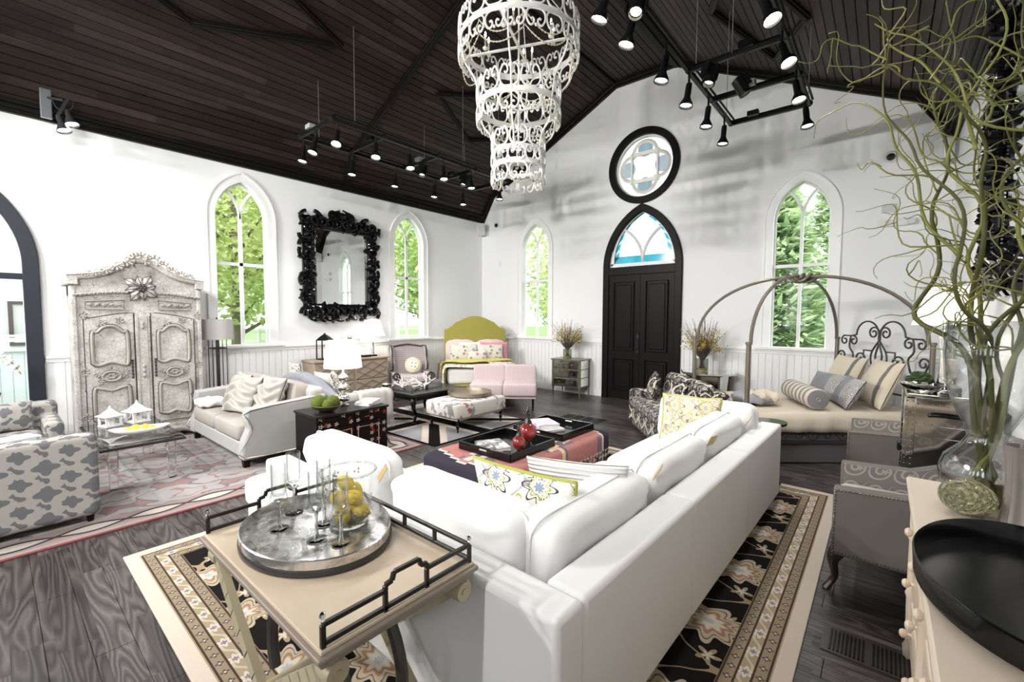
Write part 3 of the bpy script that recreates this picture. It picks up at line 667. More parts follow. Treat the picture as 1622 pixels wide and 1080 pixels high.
for k in range(6):
    a = 2*PI*k/6; m = MB()
    m.tube(smooth_pts([(.735*math.cos(a), .735*math.sin(a), Z1-.02), (.70*math.cos(a), .70*math.sin(a), Z1-.3), (.56*math.cos(a), .56*math.sin(a), Z2+.25), (.51*math.cos(a), .51*math.sin(a), Z2)], 4), .012, 5)
    m.tube(smooth_pts([(.51*math.cos(a), .51*math.sin(a), Z2), (.47*math.cos(a), .47*math.sin(a), Z2-.26), (.36*math.cos(a), .36*math.sin(a), Z3+.24), (.325*math.cos(a), .325*math.sin(a), Z3)], 4), .011, 5)
    m.build('strut', CHW, ch)
    if k % 2 == 0: MB().cyl((.72*math.cos(a), .72*math.sin(a), Z1+.02), (0, 0, 6.0), .006, n=5).build('chain', CHW, ch)
MB().cyl((0, 0, Z3-.06), (0, 0, 6.16), .012, n=8).build('stem', CHW, ch)
# ------------------------------------------------------------------ carved black mirrors
LACQ = P('black_lacquer', (.004, .004, .0045), .14, spec=.35)
def carved_mirror(label, mp, hw, hh, bw_, seed):
    "mp(a,b,d): a along wall, b up, d out; hw, hh half outer size to the frame centre line"
    rd = random.Random(seed); t = thing('carved_mirror', label, 'mirror', (0, 0, 0))
    m = MB()
    iw, ih = hw-bw_, hh-bw_
    def rect(r, d): return [mp(-r[0], -r[1], d), mp(r[0], -r[1], d), mp(r[0], r[1], d), mp(-r[0], r[1], d)]
    vs = rect((iw, ih), .05)+rect((iw+.06, ih+.06), .09)+rect((hw-.05, hh-.05), .05)+rect((hw-.05, hh-.05), .0)
    m.add(vs, [(4*i+k, 4*i+(k+1) % 4, 4*i+4+(k+1) % 4, 4*i+4+k) for i in range(3) for k in range(4)]); m.build('frame', LACQ, t, smooth=20)
    MB().add(rect((iw+.01, ih+.01), .055), [(0, 1, 2, 3)]).build('mirror_glass', MIRROR, t, smooth=0)
    m = MB(); k = 0   # beaded inner edge
    for a0, b0, a1, b1, n_ in ((-iw, -ih, iw, -ih, 46), (iw, -ih, iw, ih, 60), (iw, ih, -iw, ih, 46), (-iw, ih, -iw, -ih, 60)):
        for i in range(n_): m.ball(mp(a0+(a1-a0)*i/n_, b0+(b1-b0)*i/n_, .075), .012, 5, 3)
    m.build('beading', LACQ, t)
    # carved acanthus scrolls all round, each a piece of its own
    per = []
    for a0, b0, a1, b1, n_ in ((-hw, -hh, hw, -hh, 9), (hw, -hh, hw, hh, 11), (hw, hh, -hw, hh, 9), (-hw, hh, -hw, -hh, 11)):
        for i in range(n_): per.append((a0+(a1-a0)*i/n_, b0+(b1-b0)*i/n_))
    for i, (a, b) in enumerate(per):
        n2 = math.hypot(a/hw, b/hh); k = bw_*(.5+.13*rd.random()); ca, cb = a*(1-bw_*.42/hw), b*(1-bw_*.42/hh); m = MB(); rot = rd.uniform(-50, 50)+math.degrees(math.atan2(b, a)); s_ = 1 if i % 2 else -1
        tp = arc((0, 0), k*.55, 0, 0, 1)
        pts = [(x, y) for x, y in spiral((0, 0), k*.95, k*.16, 0, s_*400, 18)]
        R2 = lambda x, y: (ca+x*math.cos(math.radians(rot))-y*math.sin(math.radians(rot)), cb+x*math.sin(math.radians(rot))+y*math.cos(math.radians(rot)))
        m.tube([mp(*R2(*p), .07+.05*j/18) for j, p in enumerate(pts)], [.036-.015*j/18 for j in range(19)], 6)
        for q in range(3):
            an = rot+s_*(60+q*70)+rd.uniform(-15, 15); L = k*rd.uniform(.9, 1.35); ex, ey = ca+L*math.cos(math.radians(an)), cb+L*math.sin(math.radians(an))
            m.tube([mp(ca+(ex-ca)*.25, cb+(ey-cb)*.25, .06), mp(ca+(ex-ca)*.7, cb+(ey-cb)*.7, .11), mp(ex, ey, .055)], [.02, .045, .012], 6)
        m.build('acanthus_scroll', LACQ, t)
    m = MB()   # crest
    for s_ in (-1, 1):
        m.tube([mp(s_*(.04+x), hh+y, .09) for x, y in spiral((.12, .02), .11, .03, 180, 560, 20)], .034, 6)
        m.tube([mp(s_*.02, hh-.05, .08), mp(s_*.1, hh+.09, .13), mp(s_*.03, hh+.14, .07)], [.03, .05, .015], 6)
    m.ball(mp(0, hh+.02, .1), .07, 8, 6); m.build('crest', LACQ, t)
    return t
carved_mirror('large carved black mirror hanging between the two left wall windows', lambda a, b, d: V((.015+d, 4.29+a, 2.52+b)), .76, .93, .26, 4)
carved_mirror('carved black mirror on the right wall behind the willow branches', lambda a, b, d: V((W-.015-d, 3.77-a, 2.85+b)), .95, 1.03, .26, 9)
# ------------------------------------------------------------------ small wall fixtures
def speaker(x, y, rz, label):
    t = thing('wall_speaker', label, 'speaker', (x, y, 3.78), rz); MB().box((0, 0, 0), (.2, .16, .28)).build('cabinet', P('speaker_white', (.8, .8, .8), .5), t, smooth=0, bevel=.03, seg=3)
    MB().box((0, -.085, -.01), (.17, .012, .24)).build('grille', P('speaker_grille', (.6, .6, .61), .7), t, smooth=0, bevel=.01)
speaker(.15, 7.93, -45+90, 'small white speaker under the cornice in the left rear corner'); speaker(8.33, 7.93, -45, 'small white speaker under the cornice in the right rear corner')
def dome(x, z, label):
    t = thing('security_camera', label, 'camera', (x, YB, z)); m = MB(); m.M = T(0, -.02, 0, 90); m.lathe([(.075, -.02), (.075, .01), (.06, .03)], n=18); m.build('housing', P('speaker_white', (0,)*3), t)
    m = MB(); m.ball((0, -.05, -.01), (.05, .05, .05), 12, 8); m.build('dome', P('smoked_dome', (.02, .02, .02), .08), t)
dome(.53, 3.86, 'white dome security camera on rear wall beside the left corner'); dome(7.83, 3.86, 'white dome security camera on rear wall above the emergency light')
e = thing('emergency_light', 'white twin-head emergency light on the rear wall at right', 'emergency light', (7.92, YB, 2.95)); MB().box((0, -.03, 0), (.24, .06, .09)).build('housing', P('speaker_white', (0,)*3), e, smooth=0, bevel=.02, seg=3)
for s_ in (-1, 1):
    m = MB(); m.M = T(s_*.14, -.06, 0, 75, 0, s_*20); m.lathe([(.03, -.03), (.05, .03), (.048, .035)], n=14); m.build('lamp_head', P('speaker_white', (0,)*3), e)
s = MB().box((0, -.01, 0), (.16, .02, .11)).build('wall_grille', P('grille_grey', (.6, .6, .62), .5), smooth=0, loc=(7.84, YB, 3.16)); tag(s, 'small pale vent grille above the emergency light', 'grille')
s = MB().box((0, -.012, 0), (.09, .024, .13)).build('thermostat', P('speaker_white', (0,)*3), smooth=0, loc=(.59, YB, 2.92), bevel=.01); tag(s, 'small white wall sensor between left corner and narrow window', 'sensor')
# ------------------------------------------------------------------ rugs
def rugmesh(w_, l_, mat, name, label, loc, rz=0, th=.014):
    o = MB().box((0, 0, th/2), (w_, l_, th)).build(name, mat, smooth=0, bevel=.005, loc=loc); o.rotation_euler = (0, 0, math.radians(rz)); return tag(o, label, 'rug')
def m_persian():
    n = NT('black_floral_rug'); x, y, z = n.sep(n.tc()); a, b = 1.81, 2.23
    e = n.mn(n.sub(a, n.ab(x)), n.sub(b, n.ab(y)))
    tan, cream, blk, gold, red = (.29, .22, .135), (.52, .465, .39), (.006, .006, .007), (.45, .33, .16), (.22, .05, .04)
    # field: rows of palmettes joined by vines
    wob = n.sub(n.noise(n.tc(), 3.2, 2), .5); X = n.add(x, n.mul(wob, .10)); Y = n.add(y, n.mul(n.sub(n.noise(n.tc(), 2.7, 2), .5), .10))
    c1 = cell(n, X, Y, .56, .64); c2 = cell(n, X, Y, .56, .64, .5, .5); c3 = cell(n, X, Y, .28, .32, .25, .25)
    f1 = flower(n, n.mul(c1[0], .8), c1[1], .17, 9, .16); f2 = flower(n, c2[0], n.mul(c2[1], .8), .14, 7, .22); f3 = flower(n, c3[0], c3[1], .065, 5, .35)
    vine = n.lt(n.ab(n.add(n.m('SINE', n.mul(X, 2*PI/.56)), n.m('COSINE', n.mul(Y, 2*PI/.32)))), .085)
    col = n.mix(vine, blk, tan)
    leaf = n.lt(f3, 1); col = n.mix(leaf, col, (.30, .235, .15)); col = n.mix(n.lt(f3, .5), col, cream)
    for f in (f1, f2):
        col = n.mix(n.lt(f, 1), col, (.40, .335, .245)); col = n.mix(n.band(f, .78, .84), col, (.12, .08, .05)); col = n.mix(n.band(f, .45, .6), col, (.30, .16, .10)); col = n.mix(n.lt(f, .38), col, cream); col = n.mix(n.lt(f, .16), col, (.33, .36, .38))
    # border
    ax = n.gt(n.sub(a, n.ab(x)), n.sub(b, n.ab(y))); run = n.add(n.mul(ax, x), n.mul(n.sub(1, ax), y))
    def brd(per, at, R, k): 
        u, _ = cell(n, run, run, per, per); return flower(n, u, n.sub(e, at), R, k, .25)
    bcol = n.mix(n.lt(n.ab(n.sub(e, n.add(.175, n.mul(n.m('SINE', n.mul(run, 2*PI/.16)), .022)))), .008), (.30, .24, .16), (.43, .37, .28))
    fb = brd(.16, .175, .042, 6); bcol = n.mix(n.lt(fb, 1), bcol, cream); bcol = n.mix(n.lt(fb, .45), bcol, (.2, .16, .2))
    for at in (.115, .235):
        s = brd(.075, at, .02, 4); bcol = n.mix(n.lt(n.ab(n.sub(e, at)), .026), bcol, (.25, .195, .125)); bcol = n.mix(n.lt(s, 1), bcol, (.08, .06, .08)); bcol = n.mix(n.lt(s, .4), bcol, cream)
        for d in (-.028, .028): bcol = n.mix(n.lt(n.ab(n.sub(e, at+d)), .005), bcol, (.05, .035, .03))
    col = n.mix(n.lt(e, .27), col, bcol); col = n.mix(n.lt(e, .075), col, (.52, .45, .38))
    nz = n.noise(n.tc(), 160, 2); n.bump(nz, .4, .004); col = n.mix(n.mul(nz, .04), col, (.3, .25, .2))
    return n.fin(col, .95, spec=.03)
rugmesh(3.62, 4.46, m_persian(), 'area_rug', 'black floral rug with tan border under the white sectional', (5.79, 2.75, 0))
def m_pinkrug():
    n = NT('faded_rose_rug'); x, y, z = n.sep(n.tc()); a, b = 1.71, 3.25
    e = n.mn(n.sub(a, n.ab(x)), n.sub(b, n.ab(y)))
    wob = n.sub(n.noise(n.tc(), 2.2, 3), .5); X = n.add(x, n.mul(wob, .5)); Y = n.add(y, n.mul(n.sub(n.noise(n.tc(), 1.7, 3, o=1), .5) if 0 else wob, .35))
    c1 = cell(n, X, Y, .62, .86); f1 = flower(n, c1[0], n.mul(c1[1], .7), .27, 6, .12)
    c2 = cell(n, X, Y, .62, .86, .5, .5); f2 = flower(n, c2[0], n.mul(c2[1], .7), .25, 6, .12)
    base = n.mix(n.noise(n.tc(), 3, 4), (.21, .115, .11), (.28, .195, .19)); gry = n.mix(n.noise(n.tc(), 5, 4), (.22, .215, .22), (.36, .335, .32))
    col = n.mix(n.lt(n.mn(f1, f2), 1), base, gry)
    for f in (f1, f2): col = n.mix(n.band(f, .93, 1.03), col, (.16, .14, .15)); col = n.mix(n.band(f, .4, .5), col, (.25, .155, .15))
    run = n.add(n.mul(n.gt(n.sub(a, n.ab(x)), n.sub(b, n.ab(y))), x), n.mul(n.lt(n.sub(a, n.ab(x)), n.sub(b, n.ab(y))), y))
    zz = n.ab(n.mul(n.m('SINE', n.mul(run, 2*PI/.8)), .07)); bc = n.mix(n.lt(n.ab(n.sub(e, .17)), zz), (.27, .20, .195), (.46, .41, .37)); bc = n.mix(n.lt(n.ab(n.sub(n.ab(n.sub(e, .17)), zz)), .016), bc, (.05, .045, .05))
    col = n.mix(n.lt(e, .3), col, bc); col = n.mix(n.lt(e, .06), col, (.30, .26, .25)); col = n.mix(n.lt(e, .02), col, (.26, .085, .085))
    nz = n.noise(n.tc(), 120, 2); n.bump(nz, .3, .004); return n.fin(col, .95, spec=.1)
rugmesh(3.42, 6.5, m_pinkrug(), 'area_rug', 'faded rose and grey patterned rug under the grey loveseat and trellis chairs', (1.72, .25, 0))
def m_flag():
    n = NT('grey_cross_rug'); x, y, z = n.sep(n.tc()); a, b = 1.14, .94
    tone = n.mix(n.noise(n.tc(), 4, 4), (.20, .20, .22), (.31, .305, .31)); col = tone
    for s_ in (-1, 1):
        d = n.ab(n.m('DIVIDE', n.add(n.mul(x, b*s_), n.mul(y, a)), math.hypot(a, b))); col = n.mix(n.lt(d, .17), col, (.50, .43, .37)); col = n.mix(n.lt(d, .075), col, (.008, .008, .008))
    for c in (x, y): col = n.mix(n.lt(n.ab(c), .2), col, (.50, .43, .37)); col = n.mix(n.lt(n.ab(c), .11), col, (.008, .008, .008))
    e = n.mn(n.sub(a, n.ab(x)), n.sub(b, n.ab(y))); col = n.mix(n.lt(e, .015), col, (.008, .008, .008)); n.bump(n.noise(n.tc(), 120, 2), .3, .004); return n.fin(col, .95, spec=.03)
rugmesh(2.28, 1.88, m_flag(), 'area_rug', 'grey rug with crossing black and cream stripes under the black coffee table', (2.44, 4.5, .0)); bpy.data.objects['area_rug.002'].name = 'area_rug.002'
# ------------------------------------------------------------------ white sectional
WF = P('white_linen', (.78, .775, .77), .85, spec=.2, bump=.12, bsc=220)
so = thing('sectional_sofa', 'large white U-shaped sectional sofa on the black rug', 'sofa', (7.12, 1.09, .014), -1.2)
for y0, y1 in ((0, 1.22), (1.22, 2.32), (2.32, 3.42)): MB().bx(-.17, 0, max(y0, .162), y1, .06, .69).build('back_panel', WF, so, bevel=.022, seg=3)
MB().bx(-2.36, 0, 0, .16, .06, .69).build('back_panel', WF, so, bevel=.022, seg=3)
MB().bx(-1.0, -.17, 3.26, 3.42, .06, .69).build('arm', WF, so, bevel=.022, seg=3)
MB().bx(-1.0, -.17, .9, 3.26, .06, .3).build('base', WF, so, bevel=.02); MB().bx(-2.72, -.17, .16, .9, .06, .3).build('base', WF, so, bevel=.02)
MB().bx(-2.72, -2.36, 0.0, .16, .06, .3).build('base', WF, so, bevel=.02)
for c, d in (((-.6, 1.5, .39), (.88, 1.2, .2)), ((-.6, 2.68, .39), (.88, 1.16, .2)), ((-.62, .53, .39), (.9, .76, .2)), ((-1.5, .53, .39), (.86, .76, .2)), ((-2.38, .46, .365), (.86, .94, .2))):
    MB().sq(c, d, .16, .28, 40, 14).build('seat_cushion', WF, so, smooth=180)
def fat(parent, c, d, tilt, rz, name='back_cushion', seed=0):
    rd = random.Random(seed); ph = rd.random()*6
    def fn(p):
        u = p.x/(d[0]/2); v = p.z/(d[2]/2); k = 1-.10*(abs(u)**3)-.0*v
        wr = .017*math.sin(8*u+ph+4*v)*math.sin(5*v+ph)*(1-abs(v)**4)
        return V((p.x*(1-.04*(1-v*v)), p.y*k+wr*(1 if p.y > 0 else -1), p.z*(1+.06*abs(u)**4*(1 if v > 0 else 0))-.012*(1-u*u)*(1 if v > 0 else 0)))
    m = MB(); m.M = T(*c, rx=tilt, rz=0) if rz is None else MX.Translation(c) @ MX.Rotation(math.radians(rz), 4, 'Z') @ MX.Rotation(math.radians(tilt), 4, 'X')
    m.sq((0, 0, 0), d, .30, .42, 48, 24, fn); o = m.build(name, WF, parent, smooth=180)
    sm = MB(); sm.M = m.M; pts = []
    for k in range(40):
        t = 2*PI*k/40; pw = lambda a, p: math.copysign(abs(a)**p, a); p = V((d[0]/2*pw(math.cos(t), .3), 0, d[2]/2*pw(math.sin(t), .42))); pts.append(fn(p)*1.004)
    sm.tube(pts, .0045, 5, True); sm.build('piping', WF, o, smooth=180); return o
fat(so, (-.76, .30, .655), (.90, .26, .385), -8, 180, seed=1); fat(so, (-1.78, .30, .665), (.92, .25, .41), -8, 180, seed=2)
fat(so, (-.31, .68, .65), (.90, .26, .385), -8, -90, seed=3); fat(so, (-.31, 1.58, .66), (.86, .26, .40), -8, -90, seed=4); fat(so, (-.31, 2.46, .66), (.86, .26, .40), -8, -90, seed=5); fat(so, (-.55, 3.1, .675), (.86, .26, .44), -8, 0, seed=6)
TAGM = P('price_tag_gold', (.36, .24, .08), .4)
for c, rz in (((-.17, 1.14, .82), 20), ((-.17, 2.03, .80), -20), ((-.15, 2.9, .78), 10), ((-1.28, .2, .80), 70)):
    m = MB(); m.M = T(*c, rx=8, ry=30, rz=rz); m.box((0, 0, 0), (.003, .06, .085)); m.build('price_tag', TAGM, so, smooth=0)
def m_floral(name, ground, inks, sc=1.0):
    n = NT(name); x, z = n.boxuv(); X, Z = n.mul(x, sc), n.mul(z, sc); wob = n.noise(n.tc(), 9, 2); Xw = n.add(X, n.mul(n.sub(wob, .5), .05)); col = ground
    for i, (cx, cz, ox, oz, R, k) in enumerate(((.26, .24, 0, 0, .095, 8), (.26, .24, .5, .5, .075, 5), (.17, .19, .3, .2, .045, 3))):
        a, b = cell(n, Xw, Z, cx, cz, ox, oz); f = flower(n, a, b, R, k, .22)
        col = n.mix(n.lt(f, 1), col, tuple(min(1, g*1.02) for g in ground)); col = n.mix(n.band(f, .86, 1.0), col, inks[i % len(inks)]); col = n.mix(n.band(f, .50, .62), col, inks[(i+1) % len(inks)]); col = n.mix(n.lt(f, .28), col, inks[(i+2) % len(inks)])
    vi = n.lt(n.ab(n.add(n.m('SINE', n.mul(Xw, 24)), n.m('SINE', n.mul(Z, 30)))), .09); return n.fin(n.mix(n.mul(vi, .6), col, inks[0]), .9, spec=.15)
GRN = (.42, .42, .06)
FLW = m_floral('white_embroidered_floral', (.80, .77, .70), [(.06, .06, .07), GRN, (.26, .32, .42)]); FLB = m_floral('beige_embroidered_floral', (.72, .60, .44), [(.18, .17, .17), GRN, (.42, .42, .44)])
GPIPE = P('olive_piping', (.40, .40, .05), .7)
def throw_pillow(label, mat, loc, rz, tilt, w_, h_, t_, pipe=None, name='throw_pillow', group=None, pinch=.07, wave=0):
    t = thing(name, label, 'pillow', loc, rz, group); m = MB(); m.M = T(rx=tilt); m.pillow(w_, h_, t_, 44 if wave else 16, pinch, wave=wave); m.build('cover', mat, t, smooth=180)
    if pipe:
        p = MB(); p.M = m.M; pts = []
        for s in range(40):
            a = s/40*4; k = int(a); f = a-k; u, v = [(-1+2*f, -1), (1, -1+2*f), (1-2*f, 1), (-1, 1-2*f)][k]
            U, W_ = math.sin(u*PI/2), math.sin(v*PI/2); pts.append((w_/2*U*(1-pinch*(1-W_*W_)), 0, h_/2+h_/2*W_*(1-pinch*(1-U*U))))
        p.tube(pts, .009, 6, True); p.build('piping', pipe, t, smooth=180)
    return t
throw_pillow('white floral pillow with olive piping in the near corner of the sectional', FLW, (6.53, 1.72, .50), 4, 12, .60, .42, .16, GPIPE)
def m_rib():
    n = NT('white_ribbed_cloth'); x, y, z = n.sep(n.tc()); s = n.m('SINE', n.mul(z, 300)); n.bump(s, .8, .006); return n.fin(n.mix(n.mul(n.add(s, 1), .5), (.66, .65, .63), (.80, .79, .77)), .9, spec=.1)
throw_pillow('white ribbed pillow behind the floral one on the sectional', m_rib(), (6.62, 2.02, .50), 22, 10, .54, .40, .15)
throw_pillow('beige floral pillow with olive piping at the far end of the sectional', FLB, (6.56, 3.96, .49), 8, -16, .50, .46, .15, GPIPE)
# ------------------------------------------------------------------ bar table with gallery rails (foreground)
def m_wash():
    n = NT('washed_sand_wood'); c = n.mix(n.noise(n.map(n.tc(), scale=(1, 5, 5)), 5, 4), (.50, .395, .285), (.60, .49, .37)); return n.fin(c, .4)
SAND = m_wash(); TAUPE = P('taupe_edge_wood', (.26, .21, .17), .35, var=.2); IRON = P('dark_bronze_iron', (.035, .032, .03), .35, .6); GILT = P('pale_gilt_wood', (.50, .43, .29), .32, .25, var=.15)
bt = thing('bar_table', 'washed wood serving table with dark gallery rails in the foreground', 'table', (6.33, .778, .014))
HX, HY, TZ = .47, .272, .786
MB().bx(-HX, HX, -HY, HY, TZ-.012, TZ).build('table_top', SAND, bt, smooth=0, bevel=.003)
m = MB(); m.bx(-HX-.012, HX+.012, -HY-.012, HY+.012, TZ-.03, TZ-.012); m.bx(-HX, HX, -HY, HY, TZ-.05, TZ-.03); m.build('edge_moulding', TAUPE, bt, smooth=0, bevel=.006, seg=3)
def gallery(side):
    m = MB(); r = .0065; zb, zt = TZ+.012, TZ+.062
    if side in (-1, 1):
        x = side*(HX-.012); y0, y1 = -HY+.012, HY-.012; c = 0
        m.bar((x, y0, zb), (x, y1, zb), r*2)
        prof = [(y0, zt), (c-.075, zt), (c-.075, zt+.016), (c-.052, zt+.02), (c-.045, zt+.042), (c+.045, zt+.042), (c+.052, zt+.02), (c+.075, zt+.016), (c+.075, zt), (y1, zt)]
        for p, q in zip(prof, prof[1:]): m.bar((x, *p), (x, *q), r*2)
        for y in (y0, c-.075, c+.075, y1): m.bar((x, y, TZ), (x, y, zt), r*2)
    else:
        y = HY-.012
        for z in (zb, zt): m.bar((-HX+.012, y, z), (HX-.012, y, z), r*2)
        for i in range(1, 5): x = -HX+.012+i*(2*HX-.024)/5; m.bar((x, y, zb), (x, y, zt), r*2)
    m.build('gallery_rail', IRON, bt, smooth=0, bevel=.0015, seg=1)
for s_ in (-1, 1, 0): gallery(s_)
for x in (-1, 1):
    for y in (-1, 1):
        m = MB(); m.lathe([(.004, 0), (.006, .006), (.003, .01), (.009, .018), (.008, .026), (.001, .03)], (x*(HX-.012), y*(HY-.012), TZ+.066), 8); m.build('finial', CHROME, bt)
        m = MB(); m.M = T(x*(HX-.03), y*(HY-.045), TZ-.085, rx=0, ry=90); m.lathe([(0, -.03), (.032, -.03), (.036, -.022), (.036, .022), (.032, .03), (0, .03)], n=18, caps=False); m.lathe([(0, -.034), (.012, -.034), (.012, .034), (0, .034)], n=10, caps=False); m.build('scroll_knuckle', GILT, bt)
for x in (-1, 1):
    for s_ in (-1, 1):   # curule legs: an S on each side crossing in the middle
        y_ = s_*(HY-.045)+x*.012; pts = smooth_pts([(x*(HX-.03), y_, TZ-.07), (x*.30, y_, .60), (x*.06, y_, .42), (-x*.16, y_, .24), (-x*.34, y_, .10), (-x*.44, y_, .012)], 4)
        m = MB()
        for p_, q_ in zip(pts, pts[1:]): m.bar(p_, q_+(q_-p_)*.06, .026, .05)
        lg = m.build('leg', GILT, bt, smooth=0)
        for e_ in (-1, 1):
            m = MB(); m.tube([p_+V((e_*.022, 0, e_*x*.014)) for p_ in pts], .008, 5); m.build('leg_bead', TAUPE, lg)
for s_ in (-1, 1): m = MB(); m.tube([(.29*math.cos(t), s_*.10, .36+.29*math.sin(t)) for t in [-.4+(PI+.8)*i/22 for i in range(23)]], .022, 8); m.build('arch_brace', P('dark_umber_wood', (.05, .043, .038), .35), bt)
MB().cyl((0, -HY+.04, .40), (0, HY-.04, .40), .018, n=10).build('stretcher', GILT, bt)
# tray with flutes, bucket and lemons
def m_leafsilver():
    n = NT('silver_leaf'); g = n.noise(n.tc(), 9, 4, .6, 1.2); c = n.ramp(g, [(.35, (.16, .15, .15)), (.5, (.55, .54, .53)), (.7, (.80, .79, .78))]); n.bump(g, .15, .004); return n.fin(c, n.ramp(g, [(.3, (.38,)*3), (.7, (.16,)*3)]), .92)
SLEAF = m_leafsilver()
tr_ = thing('oval_tray', 'large round silver leaf tray holding flutes on the bar table', 'tray', (6.21, .785, .80))
m = MB(); m.lathe([(0, .004), (.94, .004), (1.0, .012), (1.0, .055), (.985, .058), (.975, .05), (.965, .016), (0, .014)], n=56, sx=.318, sy=.252, caps=False); m.build('tray_body', SLEAF, tr_, smooth=50)
m = MB(); m.lathe([(.90, 0), (1.012, .004), (1.015, .02), (1.004, .026)], n=56, sx=.318, sy=.252, caps=False); m.build('rim_band', P('ebony_tray_rim', (.03, .028, .027), .35), tr_)
TZT = .80+.015
def flute(x, y, label):
    t = thing('champagne_flute', label, 'glass', (x, y, TZT))
    MB().lathe([(0, 0), (.034, .001), (.035, .004), (.012, .009), (0, .009)], n=20, caps=False).build('foot', CRYSTAL, t)
    MB().lathe([(.010, .008), (.0065, .03), (.005, .09), (.009, .11), (.02, .116)], n=12, caps=False).build('stem', CRYSTAL, t)
    MB().lathe([(.003, .114), (.03, .116), (.033, .122), (.03, .13), (.027, .15), (.027, .262), (.0245, .262), (.0245, .15), (.02, .136), (0, .134)], n=22, caps=False).build('bowl', GLASS, t)
    return t
flute(6.08, .70, 'champagne flute nearest the left rim of the silver tray'); flute(5.98, .80, 'champagne flute behind the left one on the silver tray'); f3 = flute(6.27, .755, 'champagne flute with a white tag tied to its stem'); flute(6.17, .835, 'champagne flute just behind the tagged one'); flute(6.365, .80, 'champagne flute in front of the lemon bucket')
m = MB(); m.tube([(.005, 0, .10), (.02, -.02, .06), (-.0, -.035, .02)], .0015, 4); m.M = T(-.03, -.03, .03, rx=20, ry=35, rz=20); m.box((0, 0, 0), (.03, .002, .07)); m.build('paper_tag', P('paper_white', (.88, .88, .86), .7), f3)
bk = thing('ice_bucket', 'clear glass ice bucket filled with lemons on the silver tray', 'bucket', (6.235, .905, TZT))
MB().lathe([(0, .0), (.072, .0), (.078, .01), (.085, .06), (.098, .18), (.108, .215), (.104, .217), (.092, .18), (.078, .06), (.07, .022), (0, .02)], n=32, caps=False).build('bucket_glass', glassmat('bucket_clear', (.98, .985, .985), fac=.08, dark=.9), bk)
MB().tube([(.106*math.cos(t), .106*math.sin(t), .216) for t in [2*PI*i/36 for i in range(36)]], .004, 6, True).build('rim', CRYSTAL, bk); MB().lathe([(0, .002), (.07, .002), (.074, .012), (.07, .022), (0, .022)], n=32, caps=False).build('thick_base', CRYSTAL, bk)
m = MB(); rd = random.Random(2)
for k in range(40): a = rd.random()*6.28; z = rd.uniform(.05, .19); m.ball(((.082+z*.09)*math.cos(a), (.082+z*.09)*math.sin(a), z), .006, 5, 4)
m.build('hobnail_studs', CRYSTAL, bk)
LEM = P('lemon_peel', (.92, .66, .03), .4, bump=.25, bsc=160)
lp_ = [(-.03, .01, .05, 0), (.035, .03, .055, 40), (.02, -.038, .052, 80), (-.028, -.03, .105, 20), (.035, .005, .112, 70), (-.02, .04, .11, 130), (0, -.01, .165, 60)]
for i, (x, y, z, rz) in enumerate(lp_):
    t = thing('lemon', ['lowest lemon at the left of the glass bucket', 'lowest lemon at the back of the glass bucket', 'lowest lemon at the front of the glass bucket', 'middle lemon at the left of the glass bucket', 'middle lemon at the right of the glass bucket', 'middle lemon at the back of the glass bucket', 'topmost lemon in the glass bucket'][i], 'lemon', (6.235+x, .905+y, TZT+z), rz, 'lemons in the bucket')
    m = MB(); m.M = T(ry=70+rz); m.lathe([(.002, -.042), (.008, -.037), (.02, -.027), (.029, -.008), (.029, .008), (.02, .027), (.009, .037), (.003, .044)], n=16); m.build('peel', LEM, t, smooth=180)
# ------------------------------------------------------------------ kilim ottoman and what lies on it
def m_kilim():
    n = NT('red_kilim'); x, y, z = n.sep(n.tc()); st = lambda a, k: n.m('DIVIDE', n.m('ROUND', n.mul(a, k)), k)
    red = n.mix(n.noise(n.tc(), 30, 3), (.33, .135, .12), (.44, .20, .18)); col = red; yy = n.ab(y); xx = n.ab(x)
    med = n.add(n.mul(st(xx, 16), 1.0), n.mul(st(yy, 16), .62)); col = n.mix(n.lt(med, .44), col, (.60, .44, .30)); col = n.mix(n.band(med, .38, .41), col, (.10, .10, .14)); col = n.mix(n.band(med, .44, .47), col, (.62, .56, .50))
    col = n.mix(n.lt(n.add(st(n.ab(n.sub(yy, .33)), 24), st(xx, 24)), .12), col, (.10, .09, .13)); col = n.mix(n.lt(n.noise(n.comb(st(x, 26), st(y, 26), 2), 7, 1), .38), col, (.16, .13, .16))
    ey = n.sub(.92, n.add(yy, n.mul(st(xx, 9), .28))); col = n.mix(n.lt(ey, .10), col, (.62, .56, .50)); col = n.mix(n.lt(ey, .075), col, (.035, .03, .045))
    sd = n.lt(z, .27); row = cell(n, n.add(x, y), z, .06, .06); col = n.mix(n.mul(sd, n.lt(n.add(n.ab(row[0]), n.ab(row[1])), .028)), col, (.60, .52, .44)); col = n.mix(n.mul(sd, n.gt(n.noise(n.tc(), 26, 2), .55)), col, (.05, .035, .045))
    n.bump(n.noise(n.tc(), 200, 2), .3, .004); return n.fin(col, .92, spec=.1)
ko = thing('kilim_ottoman', 'long ottoman covered in red kilim in front of the sectional', 'ottoman', (5.25, 3.28, .014))
MB().sq((0, 0, .29), (.92, 1.8, .32), .12, .22, 48, 18).build('cushion', m_kilim(), ko, smooth=180)
MB().bx(-.42, .42, -.86, .86, .1, .16).build('base', BLACKW, ko, bevel=.01)
for x in (-.38, .38):
    for y in (-.8, .8): m = MB(); m.lathe([(.022, 0), (.03, .03), (.022, .05), (.035, .1)], (x, y, 0), 10); m.build('foot', BLACKW, ko)
